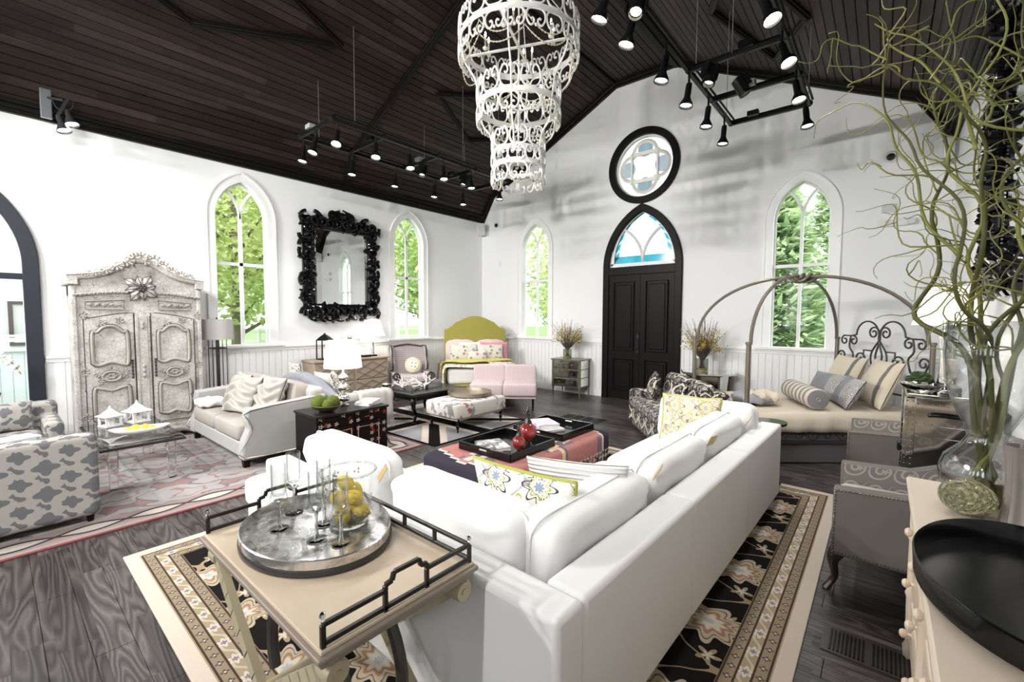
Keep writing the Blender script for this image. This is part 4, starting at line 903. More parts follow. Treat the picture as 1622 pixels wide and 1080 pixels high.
def tray_box(label, loc, rz, w_, d_):
    t = thing('lacquer_tray', label, 'tray', loc, rz); MB().bx(-w_/2, w_/2, -d_/2, d_/2, 0, .012).build('tray_base', LACQ, t, smooth=0)
    for s_ in (-1, 1):
        MB().bx(-w_/2, w_/2, s_*d_/2-.008, s_*d_/2+.008, 0, .07).build('side', LACQ, t, smooth=0, bevel=.003); MB().bx(s_*w_/2-.008, s_*w_/2+.008, -d_/2, d_/2, 0, .07).build('side', LACQ, t, smooth=0, bevel=.003)
        MB().box((0, s_*(d_/2+.002), .045), (.09, .022, .018)).build('handle_plate', P('pewter_plate', (.5, .5, .5), .3, .9), t, smooth=0, bevel=.006)
tray_box('black lacquer tray on the near half of the kilim ottoman', (5.29, 2.98, .466), 0, .6, .62); tray_box('black lacquer tray with books on the far half of the kilim ottoman', (5.27, 3.74, .466), 0, .6, .58)
def book(name, label, loc, rz, w_, d_, h_, cov, group=None, art=None):
    t = thing(name, label, 'book', loc, rz, group); m = MB(); m.bx(-w_/2, w_/2, -d_/2, d_/2, 0, .003); m.bx(-w_/2, w_/2, -d_/2, d_/2, h_-.003, h_); m.bx(-w_/2-.002, -w_/2+.002, -d_/2, d_/2, 0, h_); m.build('cover', cov, t, smooth=0)
    MB().bx(-w_/2+.003, w_/2-.004, -d_/2+.004, d_/2-.004, .003, h_-.003).build('pages', P('book_pages', (.78, .76, .72), .8), t, smooth=0); return t
def m_photo(name, a, b, c):
    n = NT(name); f = n.noise(n.tc(), 14, 3, .6, .6); return n.fin(n.ramp(f, [(.35, a), (.5, b), (.62, c)]), .3)
book('picture_book', 'black and white photo book lying in the near lacquer tray', (5.22, 2.86, .479), 62, .24, .3, .03, m_photo('mono_cover', (.02,)*3, (.25,)*3, (.75,)*3))
book('picture_book', 'lower thin white book in the far lacquer tray', (5.20, 3.72, .479), 70, .24, .30, .02, P('cover_white', (.8, .8, .8), .35)); book('picture_book', 'thick lilac book on top in the far lacquer tray', (5.16, 3.72, .50), 60, .23, .29, .045, m_photo('lilac_cover', (.5, .36, .5), (.60, .47, .6), (.85, .8, .86)))
MAR = P('red_marbled_glass', (.20, .018, .014), .12, var=.35, spec=.7); BRZ = P('dark_bronze', (.05, .045, .045), .3, .7)
def finial_vase(label, loc, s):
    t = thing('stoppered_vase', label, 'vase', loc); t.scale = (s, s, s)
    MB().lathe([(0, 0), (.05, 0), (.052, .012), (.022, .03), (.02, .045), (.035, .055)], n=20, caps=False).build('base', BRZ, t); MB().lathe([(.03, .05), (.06, .08), (.072, .12), (.062, .16), (.03, .19)], n=24, caps=False).build('body', MAR, t); MB().lathe([(.034, .185), (.03, .205), (.016, .225), (.013, .26), (.018, .268), (.008, .275), (.014, .29), (.003, .315)], n=16, caps=False).build('stopper', BRZ, t)
finial_vase('shorter red marbled stoppered vase in the near lacquer tray', (5.52, 2.86, .479), .82); finial_vase('taller red marbled stoppered vase behind the short one', (5.46, 3.06, .479), 1.15)
# ------------------------------------------------------------------ trellis tub chairs, magazine table, orchid
def m_trellis():
    n = NT('grey_trellis_fabric'); u, v = n.boxuv(); k = 2*PI/.20
    PU, PV = .26, .20; c1 = cell(n, u, v, PU, PV); c2 = cell(n, u, v, PU, PV, .5, .5); f1 = flower(n, n.mul(c1[0], .8), c1[1], .062, 4, .2); f2 = flower(n, n.mul(c2[0], .8), c2[1], .048, 4, .2)
    c3 = cell(n, u, v, PU/2, PV/2, .25, .25); sg = n.m('SIGN', n.mul(c1[0], c1[1])); rr = n.add(c3[0], n.mul(n.mul(c3[1], sg), 1.0)); tt = n.sub(c3[0], n.mul(n.mul(c3[1], sg), 1.0))
    bone = n.mul(n.lt(n.ab(rr), n.add(.012, n.mul(n.ab(tt), .35))), n.lt(n.ab(tt), .036)); c4 = cell(n, u, v, PU, PV, .5, 0); c5 = cell(n, u, v, PU, PV, 0, .5); o4 = n.lt(n.add(n.mul(n.mul(c4[0], c4[0]), .5), n.mul(c4[1], c4[1])), .00028); o5 = n.lt(n.add(n.mul(c5[0], c5[0]), n.mul(n.mul(c5[1], c5[1]), .6)), .00028)
    m_ = n.mx(n.mx(n.lt(f1, 1), n.lt(f2, 1)), n.mx(bone, n.mx(o4, o5))); n.bump(n.noise(n.tc(), 240, 2), .2, .003)
    return n.fin(n.mix(m_, (.37, .35, .325), (.15, .15, .16)), .9, spec=.15)
TREL = m_trellis()
def tub_chair(label, loc, rz):
    t = thing('trellis_armchair', label, 'armchair', loc, rz)
    MB().bx(-.42, .42, .24, .42, .05, .70).build('backrest', TREL, t, bevel=.05, seg=4)
    for s_ in (-1, 1): MB().bx(s_*.42, s_*.28, -.38, .26, .05, .58).build('arm', TREL, t, bevel=.05, seg=4)
    MB().bx(-.29, .29, -.36, .26, .08, .28).build('base', TREL, t, bevel=.02); MB().sq((0, -.07, .36), (.56, .66, .2), .2, .3).build('seat_cushion', TREL, t, smooth=180)
    for x in (-.36, .36):
        for y in (-.32, .36): MB().cyl((x, y, 0), (x, y, .06), .02, .026, 8).build('foot', BLACKW, t)
    return t
tub_chair('grey trellis armchair seen from behind at the left edge', (2.73, .10, .014), -90)
tub_chair('grey trellis armchair facing right beside the arched glass door', (1.25, .03, .014), 90)
throw_pillow('small trellis print cushion on the farther trellis armchair', TREL, (1.22, .06, .47), 90, -14, .4, .3, .14)
mt_ = thing('side_table', 'small chrome side table stacked with magazines between trellis chairs', 'table', (1.98, .12, .014)); MB().bx(-.2, .2, -.2, .2, .49, .50).build('glass_top', GLASS, mt_, smooth=0)
for x in (-.19, .19):
    for y in (-.19, .19): MB().bx(x-.01, x+.01, y-.01, y+.01, 0, .49).build('leg', CHROME, mt_, smooth=0)
for i, (rz, c, lb) in enumerate(((8, (.75, .76, .78), 'lowest pale magazine on the chrome side table'), (-12, (.25, .27, .33), 'dark blue magazine in the middle of the side table stack'), (22, (.8, .8, .8), 'topmost white magazine on the chrome side table'))):
    book('magazine', lb, (1.98+.01*i, .12-.012*i, .515+i*.013), rz, .22, .29, .012, P('mag_cover_%s' % 'abc'[i], c, .3))
PET = P('orchid_petal', (.86, .85, .84), .5); STEM = P('plant_stem_green', (.12, .2, .04), .6)
oc = thing('orchid', 'white orchid in a woven basket by the arched glass door', 'plant', (.42, -.12, 0))
MB().lathe([(.16, 0), (.17, .35), (.18, .6)], n=18).build('stand', P('woven_brown', (.12, .075, .04), .8, bump=.6, bsc=70), oc); MB().lathe([(.1, .6), (.16, .7), (.18, .78), (.165, .78), (.14, .7)], n=20, caps=False).build('basket', P('woven_brown', (0,)*3), oc)
rd = random.Random(3)
for k in range(3):
    pts = smooth_pts([(0, 0, .7), (.02*k, .05-.04*k, 1.0), (.06, .12-.1*k, 1.22-.05*k), (.1, .26-.2*k, 1.12-.08*k), (.12, .33-.25*k, .98)], 5); MB().tube(pts, .005, 5).build('stem', STEM, oc)
    for j in range(6):
        p = pts[8+j*2]; m = MB()
        for q in range(5):
            a = q*72+rd.uniform(-8, 8); m.M = T(*p, rx=rd.uniform(-25, 25), ry=70, rz=-40+rd.uniform(-30, 30)) @ T(rz=a); m.ball((.03, 0, 0), (.032, .024, .006), 8, 5)
        m.build('blossom', PET, oc, smooth=180)
# ------------------------------------------------------------------ carved armoire
def m_crackle():
    n = NT('crackled_grey_white_paint'); ns = n.noise(n.tc(), 5, 4, .6); cr = n.voro(n.map(n.tc(), scale=(1, 1.6, .9)), 21, 'DISTANCE_TO_EDGE'); line = n.mul(n.lt(cr, .016), n.gt(ns, .42))
    c = n.ramp(ns, [(.28, (.24, .22, .2)), (.44, (.46, .435, .41)), (.68, (.63, .605, .58))]); c = n.mix(line, c, (.12, .10, .09)); n.bump(n.sub(ns, line), .25, .004); return n.fin(c, .6)
CRK = m_crackle(); GLZ = P('antique_glaze_moulding', (.34, .31, .28), .5, var=.35, bump=.3, bsc=30); DGL = P('dark_glaze', (.055, .047, .042), .5, var=.3)
ar = thing('armoire', 'tall carved armoire in crackled grey-white paint against the left wall', 'wardrobe', (.03, 1.262, .014), 90)
# local: x = along the wall (+x = +y world), front at -y
AH, AD = .62, .58
def crest(x): return 2.06+.20*math.exp(-(x/.26)**2)*1.0+.05*math.cos(x*PI/1.3)
MB().bx(-AH, AH, -AD, 0, .1, 2.0).build('carcase', CRK, ar, smooth=0, bevel=.01)
top = [(-AH, 1.86)]+[(-AH+2*AH*i/24, crest(-AH+2*AH*i/24)) for i in range(25)]+[(AH, 1.86)]
MB().prism(top, -AD-.012, 0).build('pediment', CRK, ar, smooth=30)
m = MB(); pts = [(-AH-.05+(2*AH+.1)*i/30, 0, 0) for i in range(31)]; m.tube([(x, -AD-.03, crest(x)+.005) for x, _, _ in pts], .032, 8); m.tube([(x, -AD-.05, crest(x)+.035) for x, _, _ in pts], .02, 6); m.build('cornice_moulding', CRK, ar)
for s_ in (-1, 1): m = MB(); m.bx(s_*(AH-.05), s_*(AH+.05), -AD-.06, -.02, 1.98, 2.10); m.bx(s_*(AH-.03), s_*(AH+.02), -AD-.02, -AD+.2, .1, 1.98); m.build('corner_pilaster', CRK, ar, smooth=0, bevel=.012)
m = MB()
for s_ in (-1, 1):
    pts = [(s_*(.12+.5*i/40), -AD-.03, 1.86+.05*math.cos(i/40*PI*.5)+.006*math.sin(i*2.1)) for i in range(41)]; m.tube(pts, [.013+.005*(i % 2) for i in range(41)], 6)
m.build('rope_moulding', GLZ, ar)
MB().bx(-AH+.02, AH-.02, -AD-.02, -AD+.05, 0.06, .2).build('plinth', CRK, ar, smooth=0, bevel=.02)
m = MB(); m.tube(smooth_pts([(-AH+.05, -AD-.02, .03), (-.3, -AD-.025, .12), (0, -AD-.03, .06), (.3, -AD-.025, .12), (AH-.05, -AD-.02, .03)], 6), .03, 8)
for k in range(7): m.ball((-.36+.12*k, -AD-.03, .10), (.05, .02, .03), 8, 5)
m.build('apron_carving', GLZ, ar)
for x in (-AH+.06, AH-.06): m = MB(); m.lathe([(.03, 0), (.05, .03), (.035, .07), (.05, .1)], (x, -AD+.05, 0), 10); m.build('foot', CRK, ar)
def leafpiece(parent, M, s=1, mat=None, n_=5):
    m = MB(); m.M = M
    m.tube([(x*s, -.012*s, y*s) for x, y in spiral((0, 0), .07, .014, 0, 420, 20)], [.014*s-.006*s*i/20 for i in range(21)], 6)
    for k in range(n_):
        a = math.radians(20+k*38); m.tube([(.05*s*math.cos(a), -.01, .05*s*math.sin(a)), (.10*s*math.cos(a+.2), -.028*s, .10*s*math.sin(a+.2)), (.135*s*math.cos(a+.1), -.006*s, .135*s*math.sin(a+.1))], [.010*s, .022*s, .005*s], 6)
    return m.build('leaf_carving', mat or GLZ, parent)
for s_ in (-1, 1):
    for k in range(5):
        x = s_*(.13+.095*k); leafpiece(ar, T(x, -AD-.05, crest(x)+.05, ry=(s_ < 0)*180+25*s_, s=(1, 1, 1)), .72-.07*k)
for k in range(3): leafpiece(ar, T((k-1)*.05, -AD-.05, 2.33+.02*(k == 1), ry=k*60), .62)
vein = MB(); fl = MB()   # large central flower on the frieze
for k in range(8):
    a = k*PI/4+.2; L = .185 if k % 2 else .15; fl.M = MX.Translation((0, -AD-.03, 1.97)) @ MX.Rotation(-a, 4, 'Y'); pw = .055 if k % 2 else .042; fl.add([(.02, 0, 0), (L*.45, .006, pw), (L*.75, -.018, pw*.75), (L*1.05, .012, 0), (L*.75, -.018, -pw*.75), (L*.45, .006, -pw), (L*.5, -.034, 0), (.03, -.03, 0)], [(0, 1, 6, 7), (1, 2, 6), (2, 3, 6), (3, 4, 6), (4, 5, 6), (5, 0, 7, 6)]); vein.M = fl.M; vein.tube([(.02, -.002, .004), (L*.45, .004, pw), (L*.75, -.02, pw*.75), (L*1.05, .01, 0), (L*.75, -.02, -pw*.75), (L*.45, .004, -pw)], .004, 4); vein.tube([(.03, -.032, 0), (L*.5, -.036, 0), (L, .006, 0)], .004, 4)
fl.build('flower_petals', CRK, ar, smooth=30); vein.build('petal_glaze', DGL, ar)
m = MB()
for k in range(7): a = k*PI/3; m.ball(((.03 if k else 0)*math.cos(a), -AD-.065, 1.97+(.03 if k else 0)*math.sin(a)), .022, 8, 6)
m.build('flower_heart', DGL, ar)
for s_ in (-1, 1): 
    m = MB(); m.tube([(s_*.17, -AD-.016, 1.70), (s_*.52, -AD-.016, 1.70), (s_*.52, -AD-.016, 1.79), (s_*.17, -AD-.016, 1.82)], .008, 4, True)
    m.tube([(s_*(.2+.3*i/24), -AD-.018, 1.755+.02*math.sin(i*.9)) for i in range(25)], .008, 5)
    for k in range(5): m.ball((s_*(.22+.065*k), -AD-.018, 1.755), (.026, .012, .018), 7, 5)
    m.build('frieze_carving', GLZ, ar)
for s_ in (-1, 1):   # two doors
    d0, d1 = .085, .545; x0, x1 = sorted((s_*d0, s_*d1)); cx = (x0+x1)/2; hw = (x1-x0)/2
    ztop = lambda x: 1.605+.055*math.cos((abs(x)-.06)*PI/.75)
    dp = [(x0, .24), (x1, .24)]+[(x1+(x0-x1)*i/10, ztop(x1+(x0-x1)*i/10)) for i in range(11)]
    dr = MB().prism(dp, -AD-.022, -AD+.0).build('door', CRK, ar, smooth=30)
    m = MB(); m.tube([(a, -AD-.022, b) for a, b in dp], .005, 4, True); m.build('door_edge', DGL, dr)
    for zlo, zhi, arch in ((1.02, 1.42, 1), (.36, .74, 0)):
        a0, a1 = x0+.07, x1-.07
        if arch: pl = [(a0, zlo+.03), (a0+.05, zlo), (cx, zlo+.035), (a1-.05, zlo), (a1, zlo+.03), (a1, zhi-.02), (a1-.04, zhi), (a1-.10, zhi+.06), (cx, zhi+.075), (a0+.10, zhi+.06), (a0+.04, zhi), (a0, zhi-.02)]
        else: pl = [(a0, zlo), (a0+.08, zlo-.02), (cx, zlo+.01), (a1-.08, zlo-.02), (a1, zlo), (a1, zhi-.03), (a1-.05, zhi), (cx, zhi-.035), (a0+.05, zhi), (a0, zhi-.03)]
        pn = MB().prism(pl, -AD-.030, -AD-.02).build('panel', CRK, dr, smooth=0)
        for off, rr, mm in ((0, .020, GLZ), (.035, .011, DGL), (-.03, .009, DGL)):
            c2 = [(cx+(a-cx)*(1+off*2.6), (zlo+zhi)/2+(b-(zlo+zhi)/2)*(1+off*1.7)) for a, b in pl]; q = smooth_pts([(a, -AD-.034, b) for a, b in c2+c2[:1]], 3)[:-1]; MB().tube(q, rr, 6, True).build('panel_moulding', mm, dr)
    cz = .88; m = MB()
    m.tube([(cx+.085*math.cos(t), -AD-.036, cz+.058*math.sin(t)) for t in [2*PI*i/28 for i in range(28)]], .012, 6, True); m.tube([(cx+.108*math.cos(t), -AD-.03, cz+.078*math.sin(t)) for t in [2*PI*i/28 for i in range(28)]], .006, 5, True)
    for k in range(6): a = k*PI/3; m.ball((cx+.034*math.cos(a), -AD-.032, cz+.024*math.sin(a)), (.02, .014, .014), 7, 5)
    m.build('oval_medallion', GLZ, dr)
    for q in (-1, 1):
        leafpiece(dr, T(cx+q*.115, -AD-.028, cz+.045, ry=90 if q > 0 else 200), .42, None, 4); leafpiece(dr, T(cx+q*.115, -AD-.028, cz-.05, ry=-20 if q > 0 else 120), .42, None, 4)
        leafpiece(dr, T(cx+q*.08, -AD-.026, 1.545, ry=30 if q > 0 else 150), .48, None, 4)
    leafpiece(dr, T(cx, -AD-.03, .33, ry=60), .4, None, 4)
    m = MB(); hx = s_*.115; m.tube([(hx, -AD-.036, .83+.24*i/22) for i in range(23)], [.005+.008*abs(math.sin(i*.8)) for i in range(23)], 6); m.build('lock_plate', P('old_iron', (.05, .045, .04), .5, .6), dr)
m = MB().bx(-.075, .075, -AD-.028, -AD, .24, 1.63); m.build('centre_stile', CRK, ar, smooth=0, bevel=.01)
m = MB()
for z in (1.52, 1.48, .98, .92, .86): m.ball((0, -AD-.034, z), (.022, .012, .032), 8, 5)
for x in (-.045, .045): m.tube([(x, -AD-.03, .26), (x, -AD-.03, 1.6)], .005, 4)
m.build('stile_carving', GLZ, ar)
for s_ in (-1, 1):
    for z in (1.62, .95, .4): leafpiece(ar, T(s_*(AH-.055), -AD-.012, z, ry=80), .5, None, 4)
# ------------------------------------------------------------------ floor lamp
def shade_mat(name, col, st):
    n = NT(name); return n.fin(col, .8, **{'Emission Color': (*col, 1), 'Emission Strength': st})
LIN = P('linen_shade', (.46, .44, .43), .85, bump=.2, bsc=150); LITS = shade_mat('lit_white_shade', (1, .96, .9), 1.0)
fl_ = thing('floor_lamp', 'bronze cage floor lamp with grey drum shade beside the armoire', 'lamp', (.36, 2.16, .0)); BZ = P('oil_rubbed_bronze', (.07, .06, .055), .35, .7)
MB().lathe([(.15, 0), (.15, .02), (.02, .035)], n=24).build('base', BZ, fl_); MB().bx(-.02, .02, -.02, .02, .02, 1.32).build('pole', BZ, fl_, smooth=0)
for x in (-.09, .09):
    for y in (-.09, .09): MB().cyl((x, y, .02), (x, y, 1.35), .006, n=6).build('cage_rod', BZ, fl_)
for z in (1.16, .5): MB().tube([(-.09, -.09, z), (.09, -.09, z), (.09, .09, z), (-.09, .09, z)], .008, 4, True).build('cage_band', BZ, fl_, smooth=0)
MB().lathe([(.205, 1.29), (.205, 1.585), (.2, 1.585), (.2, 1.29), (.205, 1.29)], n=32, caps=False).build('shade', LIN, fl_); MB().ball((0, 0, 1.6), .013, 8, 5).build('finial', BZ, fl_); MB().cyl((0, 0, 1.3), (0, 0, 1.6), .006, n=6).build('harp', BZ, fl_)
# ------------------------------------------------------------------ grey loveseat, silk pillows
def m_weave(name, a, b, sc=400):
    n = NT(name); g = n.noise(n.tc(), sc, 2); n.bump(g, .3, .003); return n.fin(n.mix(n.noise(n.tc(), 3, 3), a, b), .9, spec=.15)
LG = m_weave('light_grey_linen', (.34, .335, .33), (.41, .405, .40)); LGS = m_weave('taupe_velvet_seat', (.30, .27, .25), (.38, .35, .325))
ls = thing('loveseat', 'light grey nailhead-trimmed loveseat with silk pillows on the rose rug', 'sofa', (1.79, 2.13, .014))
MB().bx(-.93, .93, .28, .46, .08, .78).build('backrest', LG, ls, bevel=.06, seg=4); MB().bx(-.86, .86, -.44, .3, .1, .27).build('base', LG, ls, bevel=.02)
for s_ in (-1, 1):
    pr = [(-.46, .09), (.46, .09), (.46, .70), (.1, .66), (-.40, .635), (-.42, .52), (-.385, .42), (-.44, .30), (-.46, .2)]
    a = MB().prism(pr, s_*.80, s_*.95, 'yz').build('arm', LG, ls, smooth=30, bevel=.025, seg=3)
    nl = MB(); pp_ = smooth_pts([(s_*.953, y, z) for y, z in [(.40, .68), (-.37, .615), (-.395, .52), (-.36, .42), (-.415, .3), (-.435, .12), (.44, .11)]], 3)
    nl.tube(pp_, .006, 4); nl.build('nailhead_trim', BRASSN, a)
MB().sq((-.4, -.08, .36), (.8, .76, .2), .14, .3, 40, 14).build('seat_cushion', LGS, ls, smooth=180); MB().sq((.4, -.08, .36), (.8, .76, .2), .14, .3, 40, 14).build('seat_cushion', LGS, ls, smooth=180)
for x in (-.41, .41): m = MB(); m.M = T(x, .22, .64, rx=-10); m.sq((0, 0, 0), (.8, .2, .4), .25, .4); m.build('back_cushion', LGS, ls, smooth=180)
for x in (-.86, .86):
    for y in (-.4, .4): MB().box((x, y, .04), (.07, .07, .08), .8).build('foot', BLACKW, ls, smooth=0)
def m_silk(name, a, b, w_=7):
    n = NT(name); return n.fin(n.mix(n.noise(n.tc(), 5, 3), a, b), .42, spec=.4, **{'Sheen Weight': .3})
SILK = m_silk('champagne_wave_silk', (.27, .25, .225), (.42, .395, .365))
for i, (x, y, rz, tl, lb) in enumerate(((1.95, 1.86, 12, -24, 'front silk pillow with wavy folds on the grey loveseat'), (1.62, 1.93, -6, -22, 'left silk pillow with wavy folds on the grey loveseat'), (2.28, 2.04, 6, -20, 'right silk pillow with wavy folds on the grey loveseat'))):
    throw_pillow(lb, SILK, (x, y, .48), rz, tl, .56, .46, .2, wave=.032)
fb_ = MB(); fb_.sq((0, 0, .05), (.4, .34, .1), .6, .7, 32, 12, lambda p: p+V((0, 0, .02*math.sin(p.x*40)*math.cos(p.y*37)))); o = fb_.build('fur_throw', P('ivory_fur', (.62, .60, .575), .95, bump=1, bsc=130), smooth=180, loc=(1.22, 1.82, .475)); tag(o, 'folded ivory fur throw on the left seat of the loveseat', 'throw')
# ------------------------------------------------------------------ blue-grey sofa behind, facing the back wall
BG = m_weave('blue_grey_velvet', (.17, .18, .21), (.28, .29, .32))
bs = thing('sofa', 'blue-grey curved-back sofa behind the light grey loveseat', 'sofa', (1.72, 3.16, .014), 180)
bp = [(-.86, .1), (.86, .1), (.86, .60), (.7, .68), (.4, .80), (0, .85), (-.4, .80), (-.7, .68), (-.86, .60)]
MB().prism(bp, .28, .46).build('backrest', BG, bs, smooth=40, bevel=.06, seg=4); MB().bx(-.8, .8, -.42, .3, .12, .28).build('base', BG, bs, bevel=.02); MB().sq((0, -.06, .36), (1.56, .74, .18), .1, .3).build('seat_cushion', LGS, bs, smooth=180)
for s_ in (-1, 1):
    m = MB(); m.bx(s_*.76, s_*.9, -.42, .44, .12, .5); m.M = T(s_*.86, 0, .53, rx=90); m.lathe([(0, -.44), (.09, -.44), (.1, -.42), (.1, .42), (.09, .44), (0, .44)], n=16, caps=False); m.build('arm', LG, bs, bevel=.01)
    for y in (-.38, .4): m = MB(); m.lathe([(.018, 0), (.03, .05), (.02, .08), (.034, .12)], (s_*.82, y, 0), 10); m.build('foot', BLACKW, bs)
TW = NT('black_white_tweed'); _g = TW.gt(TW.noise(TW.map(TW.tc(), scale=(1, 1, 1)), 70, 1), .52); TWD = TW.fin(TW.mix(_g, (.75, .71, .64), (.12, .115, .11)), .9)
throw_pillow('black and white tweed pillow on the blue-grey sofa behind the silver lamp', TWD, (2.14, 3.12, .47), 150, -18, .42, .42, .15); throw_pillow('plain ivory pillow beside the tweed one on the blue-grey sofa', P('ivory_cotton', (.56, .53, .475), .9), (1.86, 3.1, .47), 190, -16, .4, .4, .14)
throw_pillow('tweed pillow at the far end of the blue-grey sofa back', TWD, (1.04, 3.05, .48), 175, -10, .42, .46, .15)
th = thing('throw_blanket', 'fringed ivory throw draped over the right arm of the blue-grey sofa', 'throw', (0, 0, 0)); TH = P('ivory_throw', (.52, .50, .47), .9, bump=.6, bsc=120)
ax_ = 2.58; prof = [(ax_-.16, .50), (ax_-.12, .60), (ax_-.05, .65), (ax_+.03, .655), (ax_+.1, .62), (ax_+.125, .5), (ax_+.13, .36), (ax_+.135, .24)]
m = MB(); n_ = 16; vs = []
for j in range(n_+1):
    y = 3.06+.5*j/n_
    for k, (x, z) in enumerate(prof): vs.append((x+.008*math.sin(j*1.9+k), y, z+.006*math.sin(j*2.3)))
L_ = len(prof); m.add(vs, [(j*L_+k, j*L_+k+1, (j+1)*L_+k+1, (j+1)*L_+k) for j in range(n_) for k in range(L_-1)]); o = m.build('cloth', TH, th, smooth=180); md = o.modifiers.new('s', 'SOLIDIFY'); md.thickness = .012
m = MB()
for j in range(44): y = 3.06+.5*j/43; m.tube([(ax_+.137, y, .245), (ax_+.145, y+random.uniform(-.01, .01), .12)], .004, 4)
o = m.build('fringe', TH, th); o['kind'] = 'stuff'
# ------------------------------------------------------------------ black lacquer chest with moss bowl, lamp, books
def m_chin():
    n = NT('black_chinoiserie_lacquer'); u, v = n.boxuv(); x, y, z = n.sep(n.tc()); a, b = cell(n, u, v, .085, .085); f = flower(n, a, b, .03, 5, .3); hsh = n.wn(n.comb(n.m('FLOOR', n.m('DIVIDE', u, .085)), n.m('FLOOR', n.m('DIVIDE', v, .085))))
    fr = n.lt(y, -.24); on = n.mul(fr, n.gt(hsh, .55)); c = n.mix(n.mul(on, n.band(f, .25, .9)), (.006, .005, .005), (.42, .33, .27)); bl = n.gt(n.noise(n.tc(), 13, 2), .63); c = n.mix(n.mul(fr, bl), c, (.20, .025, .02)); return n.fin(c, .3, spec=.15)
CHN = m_chin()
bc_ = thing('lacquer_chest', 'black lacquer chest painted with red and pink blossoms', 'chest', (3.15, 2.575, .014), 90)
MB().bx(-.425, .425, -.24, .25, .04, .56).build('carcase', CHN, bc_, smooth=0, bevel=.004); MB().bx(-.44, .44, -.26, .26, .56, .585).build('chest_top', P('worn_black_lacquer', (.012, .011, .010), .35, spec=.2, var=.3), bc_, smooth=0, bevel=.004)
for s_ in (-1, 1): d = MB().bx(s_*.012, s_*.33, -.255, -.24, .08, .42).build('door', CHN, bc_, smooth=0, bevel=.004); m = MB(); m.tube([(s_*.04, -.258, .11), (s_*.30, -.258, .11), (s_*.30, -.258, .39), (s_*.04, -.258, .39)], .009, 4, True); m.build('door_frame', P('faded_rose_paint', (.36, .2, .17), .5), d, smooth=0); MB().ball((s_*.03, -.265, .26), .014, 8, 5).build('knob', P('old_brass', (.35, .25, .1), .35, .9), d)
for k, x in enumerate((-.2, .2)): MB().bx(x-.19, x+.19, -.253, -.24, .45, .54).build('drawer', CHN, bc_, smooth=0, bevel=.004)
for x in (-.4, .4):
    for y in (-.22, .22): MB().box((x, y, .02), (.05, .05, .04)).build('foot', BLACKW, bc_, smooth=0)
MOSS = P('green_moss', (.085, .115, .010), .95, var=.45, bump=1, bsc=70)
mb_ = thing('bowl', 'brown bowl on the black lacquer chest', 'bowl', (3.22, 2.35, .60)); MB().lathe([(0, 0), (.08, 0), (.16, .05), (.2, .075), (.195, .08), (.15, .058), (.08, .02), (0, .016)], n=28, sx=.9, sy=.8, caps=False).build('bowl_body', P('brown_bowl', (.10, .075, .045), .4, var=.3), mb_)
for x, y, r_, lb in ((-.03, -.07, .082, 'left moss ball in the brown bowl'), (.02, .06, .075, 'right moss ball in the brown bowl'), (.07, -.02, .06, 'front moss ball in the brown bowl')):
    m = MB(); rd = random.Random(r_); m.ball((0, 0, 0), r_, 28, 20); m.v = [tuple(V(p)*(1+rd.uniform(-.06, .06))) for p in m.v]; o = m.build('moss_ball', MOSS, smooth=180, loc=(3.22+x, 2.35+y, .64+r_*.75)); tag(o, lb, 'moss ball', 'moss balls in the bowl')
def table_lamp(label, loc, prof, base_mat, zs, rt, rb, watts=12, sides=32, foot=None, st=None, sq_=1):
    t = thing('table_lamp', label, 'lamp', loc); MB().lathe(prof, n=24 if sides == 32 else 4, caps=False).build('lamp_base', base_mat, t, smooth=60 if sides == 32 else 20)
    MB().cyl((0, 0, prof[-1][1]-.01), (0, 0, zs[1]+.02), .006, n=6).build('harp', CHROME, t); MB().ball((0, 0, zs[1]+.025), .012, 8, 5).build('finial', CHROME, t)
    m = MB()
    m.lathe([(rb, zs[0]), (rt, zs[1]), (rt-.004, zs[1]), (rb-.004, zs[0]), (rb, zs[0])], n=sides, sx=1, sy=sq_, caps=False); m.build('shade', st or LITS, t)
    l = bpy.data.lights.new('bulb', 'POINT'); l.energy = watts; l.shadow_soft_size = .05; l.color = (1, .9, .75); o = bpy.data.objects.new('bulb_light', l); COL.objects.link(o); o.parent = t; o.location = (0, 0, (zs[0]+zs[1])/2)
    if foot: MB().bx(-foot, foot, -foot, foot, 0, .03).build('plinth', BLACKW, t, smooth=0, bevel=.004)
    return t
GP = [(0, 0), (.06, 0), (.062, .015), (.03, .03)]+[(.02+.058*math.sin(PI*i/10), .03+.125*i/10) for i in range(1, 10)]+[(.022, .158)]+[(.02+.05*math.sin(PI*i/10), .16+.115*i/10) for i in range(1, 10)]+[(.02, .28)]+[(.02+.042*math.sin(PI*i/10), .28+.1*i/10) for i in range(1, 10)]+[(.012, .385), (.01, .44)]
table_lamp('mercury glass gourd lamp with white drum shade on the lacquer chest', (3.09, 2.62, .60), GP, SILVER, (.45, .76), .175, .21, 6)
for i, (rz, c, h_, lb) in enumerate(((20, (.55, .58, .62), .028, 'lower pale blue book on the lacquer chest'), (34, (.62, .58, .54), .02, 'upper photo book on the lacquer chest'))): book('picture_book', lb, (3.2, 2.88, .60+i*.029), rz, .2, .26, h_, m_photo('chest_book_%s' % 'ab'[i], tuple(x*.5 for x in c), c, (.8,)*3))
